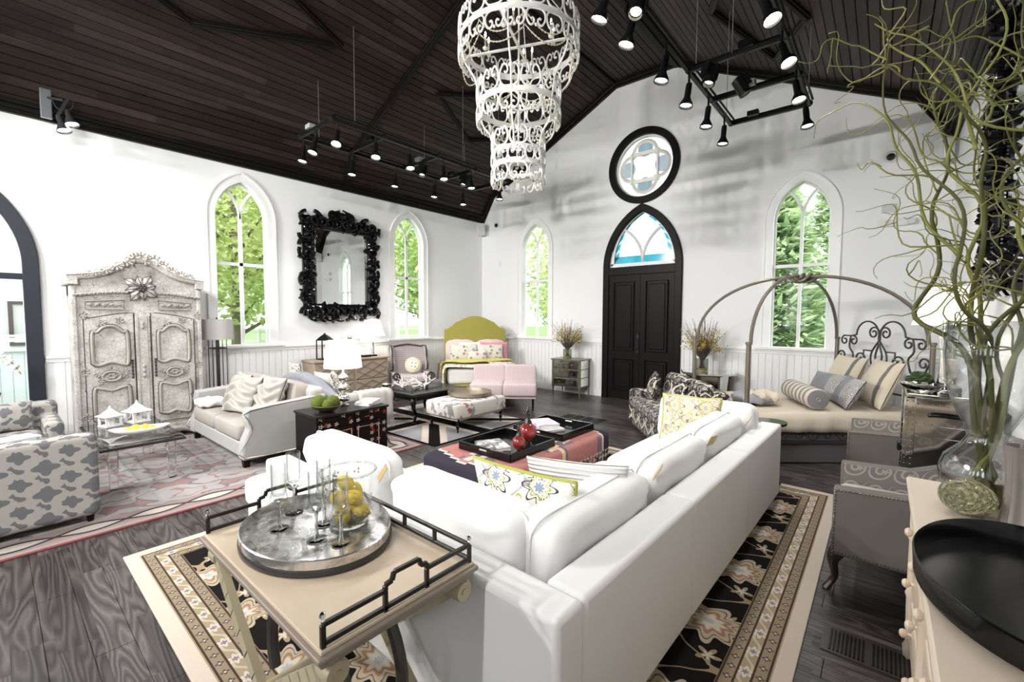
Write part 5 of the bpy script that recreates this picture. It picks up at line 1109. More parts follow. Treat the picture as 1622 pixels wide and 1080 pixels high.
# ------------------------------------------------------------------ glass table with pagodas and lemon boat
gt_ = thing('coffee_table', 'glass coffee table on thick acrylic legs before the armoire', 'table', (1.85, .915, .014))
MB().bx(-.66, .66, -.31, .31, .41, .435).build('glass_top', glassmat('bronze_edge_glass', (.93, .95, .93), fac=.16), gt_, smooth=0, bevel=.004); m = MB(); m.tube([(-.665, -.315, .4), (.665, -.315, .4), (.665, .315, .4), (-.665, .315, .4)], .012, 4, True); m.build('top_rim', P('dark_bronze', (0,)*3), gt_, smooth=0)
for x in (-.56, .56):
    for y in (-.22, .22): m = MB(); m.box((x, y, .2), (.075, .075, .4), .8); m.build('acrylic_leg', CRYSTAL, gt_, smooth=0, bevel=.006)
def pagoda(label, loc, s):
    t = thing('pagoda_lantern', label, 'lantern', loc, 20); t.scale = (s,)*3; PW = P('white_lacquer_metal', (.86, .86, .86), .35)
    MB().bx(-.09, .09, -.09, .09, 0, .015).build('base', PW, t, smooth=0)
    for x in (-.075, .075):
        for y in (-.075, .075): MB().bx(x-.01, x+.01, y-.01, y+.01, .015, .13).build('post', PW, t, smooth=0)
    for k in range(4): m = MB(); m.M = T(rz=90*k); m.tube([(.07*math.cos(a), -.077, .075+.055*math.sin(a)) for a in [PI*i/10 for i in range(11)]], .006, 5); m.build('arch', PW, t)
    m = MB(); m.lathe([(.15, .128), (.145, .135), (.09, .155), (.04, .20), (.012, .225), (.016, .235), (.002, .26)], n=4); m.M = ID; m.v = [tuple(T(rz=45) @ V(p)) for p in m.v]; m.build('roof', PW, t, smooth=0); MB().bx(-.025, .025, -.025, .025, .015, .08).build('candle', P('candle_white', (.85, .83, .78), .5), t, smooth=0)
pagoda('left white pagoda lantern on the glass table', (1.53, .80, .452), .85); pagoda('right white pagoda lantern on the glass table', (1.50, 1.03, .452), .95)
bo = thing('boat_bowl', 'white boat-shaped bowl on the glass coffee table', 'bowl', (2.16, .94, .452), 78); m = MB(); m.lathe([(0, 0), (.4, .005), (.75, .35), (1.0, 1.0), (.97, 1.0), (.7, .42), (.4, .12), (0, .1)], n=32, sx=.24, sy=.095, caps=False); m.v = [(x, y, z*.065+.10*max(0, abs(x)-.08)**1.5) for x, y, z in m.v]; m.build('bowl_body', P('white_ceramic', (.85, .84, .82), .25), bo, smooth=180)
for k, (x, y) in enumerate(((-.09, 0), (-.03, .02), (-.03, -.03), (.04, .01), (.09, -.01))):
    v_ = T(rz=78) @ V((x, y, 0)); o = MB().ball((0, 0, 0), (.036, .029, .029), 14, 10).build('lemon', LEM, smooth=180, loc=(2.16+v_.x, .94+v_.y, .452+.052+.012*(k % 2))); o.rotation_euler = (.3*k, .4, k); tag(o, ['lemon at the far tip of the white boat bowl', 'second lemon from the far tip in the boat bowl', 'lemon at the front side of the boat bowl', 'highest lemon in the middle of the boat bowl', 'lemon at the near tip of the white boat bowl'][k], 'lemon', 'lemons in the boat bowl')
# ------------------------------------------------------------------ lattice dresser on the left wall
DRS = P('pickled_oak', (.33, .265, .195), .5, var=.15); DRL = P('lattice_brown', (.22, .17, .13), .5)
dr_ = thing('dresser', 'pickled wood dresser with diamond lattice fronts under the black mirror', 'dresser', (.02, 4.27, .0), 90)
MB().bx(-.72, .72, -.46, 0, .1, .83).build('carcase', DRS, dr_, smooth=0, bevel=.005); MB().bx(-.75, .75, -.49, 0, .83, .865).build('dresser_top', DRS, dr_, smooth=0, bevel=.006)
for x in (-.36, .36):
    for z in (.29, .64):
        d = MB().bx(x-.335, x+.335, -.475, -.46, z-.165, z+.165).build('drawer', DRS, dr_, smooth=0, bevel=.004); m = MB()
        for a in (-1, 1): m.bar((x-.32, -.479, z-a*.15), (x+.32, -.479, z+a*.15), .012); m.bar((x-.32, -.479, z), (x, -.479, z+a*.15), .010); m.bar((x+.32, -.479, z), (x, -.479, z+a*.15), .010)
        m.build('lattice', DRL, d, smooth=0); MB().ball((x, -.492, z), .013, 8, 5).build('knob', DRL, d)
for x in (-.68, .68):
    for y in (-.42, -.04): MB().box((x, y, .05), (.06, .06, .1), .75).build('foot', DRS, dr_, smooth=0)
CL = [(0, 0), (.075, 0), (.075, .035), (.03, .035), (.03, .05), (.028, .09), (.045, .38), (.03, .40), (.012, .41)]
table_lamp('crystal column lamp with pleated white shade on the lattice dresser', (.3, 4.77, .866), [(0, .03), (.035, .03), (.03, .06), (.05, .38), (.02, .40), (.01, .41)], SILVER, (.40, .70), .14, .235, 5, foot=.065)
for y, lb in ((4.32, 'left silver mercury candle holder on the lattice dresser'), (4.48, 'right silver mercury candle holder on the lattice dresser')):
    t = thing('candle_holder', lb, 'candle holder', (.25, y, .866)); z = .02 if y > 4.4 else .06; MB().lathe([(0, 0), (.04, 0), (.04, .01), (.012, .02), (.01, .2+z), (.02, .21+z)], n=14, caps=False).build('stem', SILVER, t); MB().lathe([(.012, .21+z), (.04, .24+z), (.042, .32+z), (.045, .34+z), (.04, .34+z), (.036, .25+z)], n=18, caps=False).build('cup', GLASS, t); MB().lathe([(.043, .29+z), (.045, .31+z)], n=18, caps=False).build('band', SILVER, t)
bl = thing('lantern', 'dark lantern on the lattice dresser behind the lit drum shade', 'lantern', (.28, 3.83, .866)); MB().bx(-.11, .11, -.11, .11, 0, .02).build('base', BLACKM, bl, smooth=0); m = MB(); m.lathe([(.17, .34), (.1, .40), (.02, .45), (.015, .47)], n=4); m.build('roof', BLACKM, bl, smooth=0)
for x in (-.1, .1):
    for y in (-.1, .1): MB().bx(x-.008, x+.008, y-.008, y+.008, .02, .34).build('post', BLACKM, bl, smooth=0)
bx_ = MB().box((0, 0, .02), (.1, .16, .04)).build('keepsake_box', BLACKM, smooth=0, bevel=.004, loc=(.38, 4.58, .866)); tag(bx_, 'small black box beside the crystal lamp on the dresser', 'box')
# ------------------------------------------------------------------ wing chair with round pillow
def m_check():
    n = NT('lilac_grey_check'); u, v = n.boxuv(); a, b = cell(n, u, v, .04, .04); l = n.mx(n.gt(n.ab(a), .016), n.gt(n.ab(b), .016)); return n.fin(n.mix(l, (.52, .46, .46), (.26, .22, .23)), .9)
CK = m_check(); MAH = P('mahogany_trim', (.035, .025, .022), .3)
wc = thing('wing_chair', 'checked wing chair with dark carved trim in front of the far left window', 'armchair', (.54, 5.48, .0), 62)
bp = [(-.3, .42), (.3, .42), (.36, .98), (.28, 1.02), (.1, 1.05), (0, 1.06), (-.1, 1.05), (-.28, 1.02), (-.36, .98)]
m = MB(); m.M = T(0, .24, 0, rx=-8); m.prism(bp, 0, .1); m.build('backrest', CK, wc, smooth=30, bevel=.02); m = MB(); m.M = T(0, .24, 0, rx=-8); m.tube(smooth_pts([(a, -.005, b) for a, b in bp[1:]+bp[:1]], 3), .02, 6); m.build('back_trim', MAH, wc)
for s_ in (-1, 1):
    wp = [(.0, .55), (.32, .5), (.38, 1.0), (.22, 1.03), (.10, .95), (.06, .78), (-.02, .68)]; w_ = MB().prism(wp, s_*.31, s_*.37, 'yz').build('wing', CK, wc, smooth=30, bevel=.015); MB().tube(smooth_pts([(s_*.345, a, b) for a, b in wp[3:]+wp[:1]], 3), .018, 6).build('wing_trim', MAH, w_)
    a_ = MB().bx(s_*.29, s_*.38, -.36, .3, .24, .52).build('arm', CK, wc, bevel=.03, seg=3); m = MB(); m.tube([(s_*.335, -.37-y*.0, .52) for y in (0,)]+[(s_*.335+x*.0, -.37, .5) for x in (0,)], .001, 4); m.M = T(s_*.335, -.37, .47, rx=0); m.tube([(x, 0, z) for x, z in spiral((0, 0), .085, .02, -90, 430, 22)], .018, 6); m.build('arm_scroll', MAH, a_)
    for y in (-.32, .3): m = MB(); m.tube(smooth_pts([(s_*.32, y, .24), (s_*.34, y-.03, .14), (s_*.32, y, .05), (s_*.34, y-.04, .0)], 4), [.03, .03, .03, .028, .026, .024, .02, .018, .016, .016, .018, .022, .024], 8); m.build('leg', MAH, wc)
MB().bx(-.32, .32, -.36, .3, .2, .32).build('seat_rail', CK, wc, bevel=.02); MB().sq((0, -.06, .39), (.6, .64, .17), .2, .35).build('seat_cushion', CK, wc, smooth=180)
rp = thing('round_pillow', 'round cream button pillow on the checked wing chair', 'pillow', (.65, 5.46, .475), 60); m = MB(); m.M = T(.02, .12, .17, rx=72); m.lathe([(0, -.05), (.1, -.045), (.155, -.02), (.165, 0), (.155, .02), (.1, .045), (0, .05)], n=28, caps=False); m.build('cover', P('cream_wool', (.75, .71, .6), .9), rp, smooth=180)
for rr in (.105, .145): m_ = MB(); m_.M = m.M; m_.tube([(rr*math.cos(t), rr*math.sin(t), .048 if rr < .12 else .036) for t in [2*PI*i/28 for i in range(28)]], .005, 4, True); m_.build('embroidered_ring', P('ochre_thread', (.5, .42, .2), .8), rp)
for k in range(4): m_ = MB(); m_.M = m.M; m_.ball((.05*math.cos(k*PI/2+.6), .05*math.sin(k*PI/2+.6), .05), (.022, .022, .008), 10, 6); m_.build('button', P('grey_button', (.4, .38, .35), .6), rp)
# ------------------------------------------------------------------ black coffee table with coral
EB = P('ebonised_wood', (.006, .0055, .0055), .22, spec=.25)
ct = thing('coffee_table', 'square ebonised coffee table on cabriole legs over the cross rug', 'table', (2.1, 4.5, .014)); MB().bx(-.52, .52, -.55, .55, .43, .47).build('table_top', EB, ct, smooth=0, bevel=.008); MB().bx(-.44, .44, -.47, .47, .36, .43).build('apron', EB, ct, smooth=0)
for x in (-1, 1):
    for y in (-1, 1): MB().tube(smooth_pts([(x*.42, y*.45, .40), (x*.45, y*.48, .28), (x*.34, y*.36, .12), (x*.42, y*.45, 0)], 4), [.045, .045, .042, .038, .034, .03, .026, .024, .022, .022, .022, .026, .03], 8).build('leg', EB, ct)
ctr = thing('glass_tray', 'low glass tray on the ebonised coffee table', 'tray', (2.08, 4.42, .485), 10); MB().bx(-.25, .25, -.35, .35, 0, .012).build('tray_base', GLASS, ctr, smooth=0)
for s_ in (-1, 1): MB().bx(s_*.25-.006, s_*.25+.006, -.35, .35, 0, .05).build('side', CRYSTAL, ctr, smooth=0); MB().bx(-.25, .25, s_*.35-.006, s_*.35+.006, 0, .05).build('side', CRYSTAL, ctr, smooth=0)
COR = P('white_coral', (.80, .74, .70), .7, bump=.5, bsc=90); rd = random.Random(12)
def coral(label, loc, s, seed):
    rd = random.Random(seed); m = MB()
    def br(p, d, r_, dep):
        q = p+d*(.07+.05*rd.random())*s; m.tube([p, (p+q)/2+V((rd.gauss(0, .006), rd.gauss(0, .006), 0)), q], [r_, r_*.9, r_*.75], 6)
        if dep == 0: m.ball(q, r_*.8, 6, 4); return
        for k in range(2 if rd.random() < .8 else 3): br(q, (d+V((rd.gauss(0, .7), rd.gauss(0, .7), rd.gauss(.1, .45)))).normalized(), r_*.75, dep-1)
    for k in range(5): a = k*1.26+rd.random(); br(V((0, 0, .015)), V((math.cos(a), math.sin(a), .45)).normalized(), .018*s, 2)
    m.ball((0, 0, .012), (.05*s, .05*s, .02*s), 10, 6); o = m.build('coral_branch', COR, loc=loc); tag(o, label, 'coral')
coral('larger white coral branch in the glass tray on the coffee table', (2.16, 4.52, .50), .95, 3); coral('smaller white coral branch at the left of the glass tray', (2.02, 4.22, .50), .75, 8)
gb = MB().lathe([(0, 0), (.05, 0), (.07, .04), (.09, .06), (.085, .06), (.06, .035), (0, .01)], n=22, caps=False).build('silver_dish', SILVER, loc=(1.75, 4.1, .485)); tag(gb, 'small silver dish at the corner of the ebonised coffee table', 'dish')
# ------------------------------------------------------------------ cow-print ottoman with round tray
def m_cow():
    n = NT('grey_ikat_print'); f = n.noise(n.map(n.tc(), scale=(1.2, 1.2, .8)), 6.2, 2, .55, .3); f2 = n.noise(n.tc(), 5.0, 1); c = n.mix(n.gt(f, .53), (.60, .56, .515), (.25, .245, .25)); c = n.mix(n.mul(n.gt(f2, .68), n.gt(f, .5)), c, (.34, .10, .09)); return n.fin(c, .9)
co = thing('tufted_ottoman', 'cream ottoman printed with grey shapes on turned dark legs', 'ottoman', (3.07, 4.62, .014)); MB().sq((0, 0, .30), (.70, 1.08, .24), .16, .3, 44, 16).build('cushion', m_cow(), co, smooth=180); MB().bx(-.30, .30, -.48, .48, .17, .23).build('frame', P('cream_welt', (.6, .56, .5), .8), co, smooth=0)
m = MB()
for k in range(30):
    y = -.5+k/29*1.0
    for x in (-.335, .335): m.ball((x, y, .205), .007, 6, 4)
for k in range(18):
    x = -.32+k/17*.64
    for y in (-.52, .52): m.ball((x, y, .205), .007, 6, 4)
o = m.build('nailheads', BRASSN, co); o['kind'] = 'stuff'
for x in (-.28, .28):
    for y in (-.45, .45): m = MB(); m.lathe([(.006, 0), (.012, .01), (.012, .03), (.01, .035), (.02, .06), (.026, .09), (.014, .11), (.024, .13), (.028, .2)], (x, y, 0), 12, caps=False); m.build('turned_leg', EB, co)
ot = thing('round_tray', 'shallow bronze round tray on the grey printed ottoman', 'tray', (3.0, 4.75, .435)); MB().lathe([(0, 0), (.30, 0), (.335, .012), (.34, .06), (.33, .06), (.322, .016), (0, .012)], n=44, caps=False).build('tray_body', P('bronze_brushed', (.42, .35, .29), .3, .85), ot)
# ------------------------------------------------------------------ pink settee
def m_stripe():
    n = NT('pink_ticking'); u, v = n.boxuv(); s = n.m('SINE', n.mul(u, 2*PI/.028)); return n.fin(n.mix(n.gt(s, .1), (.58, .51, .51), (.50, .36, .37)), .9)
PK = m_stripe(); st = thing('settee', 'pink striped two-section settee at the foot of the olive bed', 'settee', (2.62, 5.99, 0), 38)
for x in (-.29, .29):
    MB().sq((x, -.05, .36), (.60, .62, .24), .16, .28).build('seat', PK, st, smooth=180); m = MB(); m.M = T(x, .27, .52, rx=-8); m.sq((0, 0, 0), (.6, .16, .46), .2, .3); m.build('backrest', PK, st, smooth=180)
MB().bx(-.57, .57, -.3, .3, .2, .26).build('frame', PK, st, bevel=.01)
for x in (-.52, 0, .52):
    for y in (-.27, .27): m = MB(); m.lathe([(.012, 0), (.016, .02), (.01, .03), (.02, .06), (.014, .09), (.022, .11), (.015, .14), (.025, .21)], (x, y, 0), 10, caps=False); m.build('turned_leg', EB, st)
# ------------------------------------------------------------------ bed with olive headboard
OL = m_weave('olive_velvet', (.30, .27, .06), (.37, .335, .09)); hb = thing('bed', 'bed with arched olive headboard set across the left rear corner', 'bed', (.74, 7.12, 0), 50)
hp = [(-.69, .05), (.69, .05), (.69, 1.35)]+[(.62, 1.36), (.52, 1.42), (.44, 1.50), (.42, 1.52), (.40, 1.515)]+[(.40-.8*i/12, 1.515+.135*math.sin(PI*i/12)) for i in range(1, 12)]+[(-.40, 1.515), (-.42, 1.52), (-.44, 1.50), (-.52, 1.42), (-.62, 1.36), (-.69, 1.35)]
MB().prism(hp, -.09, 0).build('headboard', OL, hb, smooth=30, bevel=.012); MB().bx(-.66, .66, -1.62, -.09, .1, .34).build('bed_base', OL, hb, bevel=.02); MB().bx(-.66, .66, -1.6, -.1, .34, .64).build('mattress', P('sheet_white', (.8, .78, .76), .9), hb, bevel=.06, seg=3)
def m_garden():
    n = NT('bright_garden_print'); u, v = n.boxuv(); q = n.comb(n.add(u, n.mul(n.noise(n.tc(), 14, 2), .05)), v, 0); d = n.voro(q, 13); h = n.wn(n.voro(q, 13, o='Position')); c = n.ramp(h, [(0, (.50, .38, .06)), (.3, (.46, .16, .22)), (.5, (.20, .27, .08)), (.7, (.24, .30, .36)), (.85, (.55, .45, .12))], 'CONSTANT')
    col = n.mix(n.lt(d, .40), (.62, .60, .55), c); col = n.mix(n.lt(d, .14), col, (.62, .55, .4)); return n.fin(col, .9)
FL3 = m_garden()
LIME = P('lime_coverlet', (.50, .46, .14), .85)
def drape(name, mat, x0, x1, y0, y1, ztop, drop, parent, off=0, seed=1, dropf=0):
    rd = random.Random(seed); nx_, ny_ = 34, 22; vs = []
    for j in range(ny_+1):
        for i in range(nx_+1):
            u = -1+2*i/nx_; hw = (x1-x0)/2; tot = hw+drop; s = abs(u)*tot; sg = 1 if u > 0 else -1; y = y0+(y1-y0)*j/ny_
            if s <= hw-.05: x, z = s, ztop+.012*math.sin(5*u+j*.5)
            else:
                e_ = s-(hw-.05); a = min(e_/.1, PI/2/1.0); x = hw-.05+.08*math.sin(min(a, PI/2))+.02*math.sin(j*1.3)*min(1, e_*3); z = ztop-max(0, e_-.06)-.02*(1-math.cos(min(a, PI/2)))
            if dropf and y < y1+.0 and j > ny_-4: z -= (j-(ny_-4))*.1
            vs.append(((x0+x1)/2+sg*(x+off), y, z))
    m = MB(); m.add(vs, [(j*(nx_+1)+i, j*(nx_+1)+i+1, (j+1)*(nx_+1)+i+1, (j+1)*(nx_+1)+i) for j in range(ny_) for i in range(nx_)]); o = m.build(name, mat, parent, smooth=180); md = o.modifiers.new('s', 'SOLIDIFY'); md.thickness = .02; return o
drape('duvet', FL3, -.70, .70, -.72, -1.68, .69, .46, hb, .015); drape('coverlet_fold', LIME, -.70, .70, -.55, -.86, .725, .36, hb, .03)
throw_b = thing('throw_blanket', 'brown and olive fringed throw across the left side of the olive bed', 'throw', (.74, 7.12, 0), 50); drape('cloth', LIME, -.74, .15, -.92, -1.22, .745, .1, throw_b, .03)
m = MB(); rd = random.Random(4)
for k in range(60): x = -.80-rd.random()*.04; y = -.92-.3*rd.random(); m.tube([(x+.12, y, .76), (x, y, .70), (x-.03, y+rd.uniform(-.03, .03), .40)], .007, 4)
o = m.build('fringe', P('brown_yarn', (.16, .11, .08), .9), throw_b); o['kind'] = 'stuff'
RS = P('rose_sham', (.66, .54, .52), .9); BW = P('hot_pink_case', (.66, .24, .32), .85); WPL = P('white_pillow', (.82, .80, .78), .9)
cs, sn = math.cos(math.radians(50)), math.sin(math.radians(50))
def onbed(x, y): return (.74+x*cs-y*sn, 7.12+x*sn+y*cs)
for x, y, mat, w_, h_, lb in ((-.34, -.16, RS, .68, .52, 'left rose sham against the olive headboard'), (.34, -.16, RS, .68, .52, 'right rose sham against the olive headboard'), (-.16, -.30, WPL, .42, .42, 'left white pillow behind the floral ones on the olive bed'), (.16, -.30, WPL, .42, .42, 'right white pillow behind the floral ones on the olive bed'), (.40, -.36, BW, .62, .42, 'hot pink pillow edge behind the right floral pillow'), (-.28, -.46, FL3, .60, .38, 'left bright floral pillow on the olive bed'), (.30, -.46, FL3, .58, .38, 'right bright floral pillow on the olive bed'), (.0, -.60, FL3, .42, .24, 'small floral pillow at the front of the olive bed')):
    p = onbed(x, y); throw_pillow(lb, mat, (p[0], p[1], .66), 50, -14, w_, h_, .14, None, 'bed_pillow', None, .05)
# ------------------------------------------------------------------ mirrored chest and bouquets flanking the door
MIRA = NT('antiqued_mirror'); _n = MIRA.noise(MIRA.tc(), 12, 4); AMIR = MIRA.fin(MIRA.mix(_n, (.62, .66, .6), (.82, .84, .8)), MIRA.ramp(_n, [(.4, (.03,)*3), (.75, (.16,)*3)]), 1); CHF = P('champagne_frame', (.26, .23, .17), .3, .7)
mc = thing('mirrored_chest', 'three-drawer mirrored chest left of the black door', 'chest', (2.86, 7.84, 0), 4)
MB().bx(-.32, .32, -.21, .21, .2, .74).build('carcase', AMIR, mc, smooth=0); MB().bx(-.35, .35, -.24, .23, .74, .77).build('chest_top', CHF, mc, smooth=0, bevel=.006)
for k in range(3): d = MB().bx(-.28, .28, -.225, -.21, .22+.175*k, .37+.175*k).build('drawer', AMIR, mc, smooth=0, bevel=.006); [MB().ball((x, -.235, .3+.175*k), .012, 8, 5).build('knob', CHF, d) for x in (-.15, .15)]
for x in (-.31, .31):
    for y in (-.2, .2): m = MB(); m.bx(x-.02, x+.02, y-.02, y+.02, .18, .74); m.tube([(x, y, .2), (x, y, 0)], [.022, .011], 8); m.build('leg', CHF, mc, smooth=0)
m = MB()
for z in (.205, .385, .56): m.bx(-.33, .33, -.222, .215, z-.008, z+.008)
m.build('rail', CHF, mc, smooth=0)
YB_ = P('yellow_blossom', (.50, .36, .06), .8, var=.3); TWG = P('twig_brown', (.10, .075, .06), .8); GV = glassmat('smoky_vase_glass', (.8, .82, .78), fac=.1)
def bouquet(label, loc, seed, s=1):
    rd = random.Random(seed); t = thing('bouquet_vase', label, 'vase', loc); t.scale = (s,)*3
    MB().lathe([(0, 0), (.095, 0), (.095, .22), (.09, .22), (.09, .012), (0, .01)], n=26, caps=False).build('glass_vase', GV, t); MB().lathe([(0, .012), (.086, .012), (.086, .06), (0, .06)], n=20, caps=False).build('pebbles', P('lemon_slices', (.62, .42, .05), .4, var=.4), t)
    m = MB(); b = MB(); tips = []
    for k in range(110):
        a = rd.random()*6.28; sp = rd.random()**.6*.40; h_ = rd.uniform(.5, .98)-sp*.35; p0 = V((.05*math.cos(a+2), .05*math.sin(a+2), .05)); p1 = V((.05*math.cos(a), .05*math.sin(a), .24)); p3 = V((sp*math.cos(a), sp*math.sin(a), h_)); p2 = p1.lerp(p3, .5)+V((rd.gauss(0, .02), rd.gauss(0, .02), .04))
        m.tube([p0, p1, p2, p3], [.004, .004, .003, .0015], 4)
        if h_ < .78:
            for q in range(8): c_ = p2.lerp(p3, rd.uniform(.1, 1))+V((rd.gauss(0, .02), rd.gauss(0, .02), rd.gauss(0, .02))); b.ball(c_, rd.uniform(.006, .013), 5, 3)
    o = m.build('twigs', TWG, t, smooth=0); o['kind'] = 'stuff'; o = b.build('blossoms', YB_, t); o['kind'] = 'stuff'
bouquet('twig and blossom bouquet in a glass vase on the mirrored chest', (2.86, 7.70, .772), 21, .92)
gtb = thing('mirrored_table', 'octagonal glass-topped mirrored table right of the black door', 'table', (5.62, 7.76, 0)); MB().lathe([(.44, .70), (.45, .71), (.45, .73), (.44, .735)], n=8).build('table_top', AMIR, gtb, smooth=20); MB().lathe([(.30, .1), (.34, .68)], n=8).build('pedestal', AMIR, gtb, smooth=20)
for k in range(8): a = PI/4*k; MB().cyl((.33*math.cos(a), .33*math.sin(a), 0), (.35*math.cos(a), .35*math.sin(a), .69), .014, n=6).build('edge_post', CHF, gtb)
bouquet('twig and blossom bouquet in a glass vase behind the damask sofa', (5.55, 7.66, .737), 33, 1.0)
# ------------------------------------------------------------------ damask sofa at the foot of the canopy bed
def m_damask():
    n = NT('black_cream_damask'); u, v = n.boxuv(); a, b = cell(n, u, v, .30, .42); A = n.ab(a); q = n.comb(A, b, 0); f = n.noise(q, 13, 3, .55, 1.3); lens = n.ab(n.sub(n.ab(a), n.mul(n.m('COSINE', n.mul(b, 2*PI/.42)), .12))); g = n.mix(n.noise(n.tc(), 4, 2), (.30, .29, .29), (.52, .47, .41))
    c = n.mix(n.gt(f, .5), (.018, .017, .018), g); c = n.mix(n.band(f, .56, .62), c, (.05, .05, .05)); c = n.mix(n.lt(lens, .02), c, (.62, .55, .44)); return n.fin(c, .85)
DM = m_damask(); dirx, diry = .64, -.77
ds = thing('damask_sofa', 'black and cream damask sofa at the foot of the canopy bed', 'sofa', (5.72, 5.91, 0), -50)
MB().bx(-.78, .78, .22, .40, .05, .76).build('backrest', DM, ds, bevel=.07, seg=4); MB().bx(-.62, .62, -.38, .24, .04, .28).build('base', DM, ds, bevel=.02)
for s_ in (-1, 1): MB().bx(s_*.62, s_*.80, -.40, .36, .04, .57).build('arm', DM, ds, bevel=.07, seg=4)
MB().sq((0, -.1, .36), (1.22, .62, .2), .1, .3).build('seat_cushion', DM, ds, smooth=180)
for x in (-.32, .32): m = MB(); m.M = T(x, .17, .62, rx=-12); m.sq((0, 0, 0), (.62, .22, .44), .3, .45); m.build('back_cushion', DM, ds, smooth=180)
throw_pillow('damask pillow leaning on the left arm of the damask sofa', DM, (5.26, 6.21, .47), -60, -16, .40, .38, .14)
throw_pillow('second damask pillow in the middle of the damask sofa', DM, (5.74, 5.80, .47), -45, -20, .44, .40, .15)
# ------------------------------------------------------------------ iron canopy bed
def loc2(dep, lat): return (CP.x+F_.x/.9984*dep+R_.x*lat, F_.y/.9984*dep+R_.y*lat)
IR = P('aged_bronze_iron', (.20, .17, .14), .4, .55, var=.25); IRD = P('dark_iron_scroll', (.06, .055, .05), .45, .5)
bcx, bcy = loc2(5.59, 3.64); ib = thing('canopy_bed', 'iron canopy bed with arched hoops and scrolled headboard in the right corner', 'bed', (bcx, bcy, 0), -49.86)
HL, HWD = 1.02, .72   # local: y = head, x: -x is away from the camera? (+x = toward +x)
for x in (-1, 1):
    for y in (-1, 1):
        p = MB(); p.lathe([(.028, 0), (.026, .02), (.026, 1.34), (.034, 1.345), (.034, 1.37), (.024, 1.375)], (x*HWD, y*HL, 0), 12); p.build('post', IR, ib)
        pts = [(x*HWD, y*HL, 1.36)]
        for i in range(1, 15):
            t = i/14*PI/2; pts.append((x*(HWD*math.cos(t)+.0), y*(HL*math.cos(t)), 1.36+.80*math.sin(t)))
        MB().tube([(a*.97+x*.05*(1-abs(a)/HWD), b*.97+y*.06*(1-abs(b)/HL), c) for a, b, c in pts], .02, 8).build('canopy_hoop', IR, ib)
m = MB()
for a in range(4): m.tube([V((.03*math.cos(a*1.57), .08*math.sin(a*1.57), 2.14))+V((.07*math.cos(t), .10*math.sin(t+a), .05*math.sin(t*2+a))) for t in [2*PI*i/20 for i in range(20)]], .016, 6, True)
m.build('canopy_knot', IR, ib)
hx = lambda p: (p[0], HL, p[1]); m = MB(); S = lambda *q: m.tube([hx(p) for p in q[0]], q[1] if len(q) > 1 else .011, 6)
for s_ in (-1, 1):
    f = lambda pts: [(s_*a, b) for a, b in pts]
    S(f(arc((.19, 1.42), .18, 0, 175, 18)+[(.012, 1.36)])); S(f(spiral((.09, 1.45), .085, .02, 170, -330, 20))); S(f([(.37, 1.42), (.46, 1.40), (.60, 1.40)])); S(f(spiral((.58, 1.335), .065, .02, 90, -300, 18))); S(f(spiral((.42, 1.335), .065, .02, 90, 480, 18)))
    S(f(smooth_pts([(.47, 1.40, 0), (.49, 1.25, 0), (.42, 1.15, 0), (.46, 1.05, 0)], 4) and [(p.x, p.y) for p in smooth_pts([(.47, 1.40, 0), (.49, 1.25, 0), (.42, 1.15, 0), (.46, 1.0, 0)], 4)])); S(f([(p.x, p.y) for p in smooth_pts([(.0, 1.36, 0), (.11, 1.2, 0), (.11, 1.05, 0), (.0, .9, 0)], 5)])); S(f([(p.x, p.y) for p in smooth_pts([(.0, 1.32, 0), (.05, 1.15, 0), (.0, .98, 0)], 5)])); S(f([(.1, 1.22), (.24, 1.22), (.24, 1.12)])); S(f(spiral((.3, 1.1), .09, .02, 180, -250, 18)))
    S(f(spiral((.62, 1.12), .075, .02, 0, 400, 18))); S(f([(p.x, p.y) for p in smooth_pts([(.69, 1.13, 0), (.62, 1.0, 0), (.5, .97, 0), (.4, .85, 0)], 5)])); S(f(spiral((.52, .82), .12, .02, 120, -260, 20)))
m.build('headboard_scrolls', IRD, ib); MB().tube([hx((-HWD, .72)), hx((HWD, .72))], .012, 6).build('headboard_rail', IRD, ib)
for x in (-1, 1):
    MB().bx(x*HWD-.012, x*HWD+.012, -HL, HL, .24, .27).build('side_rail', IRD, ib, smooth=0); MB().bx(x*HWD-.012, x*HWD+.012, -HL, HL, .41, .43).build('side_rail', IRD, ib, smooth=0); m = MB()
    for k in range(12): y = -HL+.09+k*.168; m.tube([(x*HWD, y+a, b) for a, b in spiral((0, .34), .07, .015, 0 if k % 2 else 180, (430 if k % 2 else 610), 16)], .009, 5)
    m.build('side_scrolls', IRD, ib)
SKT = P('pewter_satin_skirt', (.13, .125, .13), .55); CRM = m_weave('cream_cotton_spread', (.55, .475, .37), (.62, .55, .46))
for x in (-1, 1): MB().bx(x*(HWD-.03), x*(HWD-.045), -HL+.02, HL-.02, .015, .36).build('bed_skirt', SKT, ib, smooth=0)
MB().bx(-HWD+.04, HWD-.04, -HL+.03, -HL+.05, .015, .36).build('bed_skirt', SKT, ib, smooth=0); MB().bx(-HWD+.03, HWD-.03, -HL+.04, HL-.04, .26, .56).build('mattress', P('sheet_white', (0,)*3), ib, bevel=.06, seg=3)
sp = MB(); nx_, ny_ = 30, 26; vs = []
for j in range(ny_+1):
    for i in range(nx_+1):
        u = -1+2*i/nx_; y = -HL-.0+.02+(2*HL-.05)*j/ny_; s = abs(u)*(HWD+.2); sg = 1 if u > 0 else -1
        if s < HWD-.06: x, z = s, .585
        else: e_ = s-(HWD-.06); x = HWD-.06+.08*math.sin(min(e_/.1, 1.57)); z = .585-max(0, e_-.05); x += .012*math.sin(j*1.7+s*9)*min(1, e_*5)
        vs.append((sg*(x+.02), y, z))
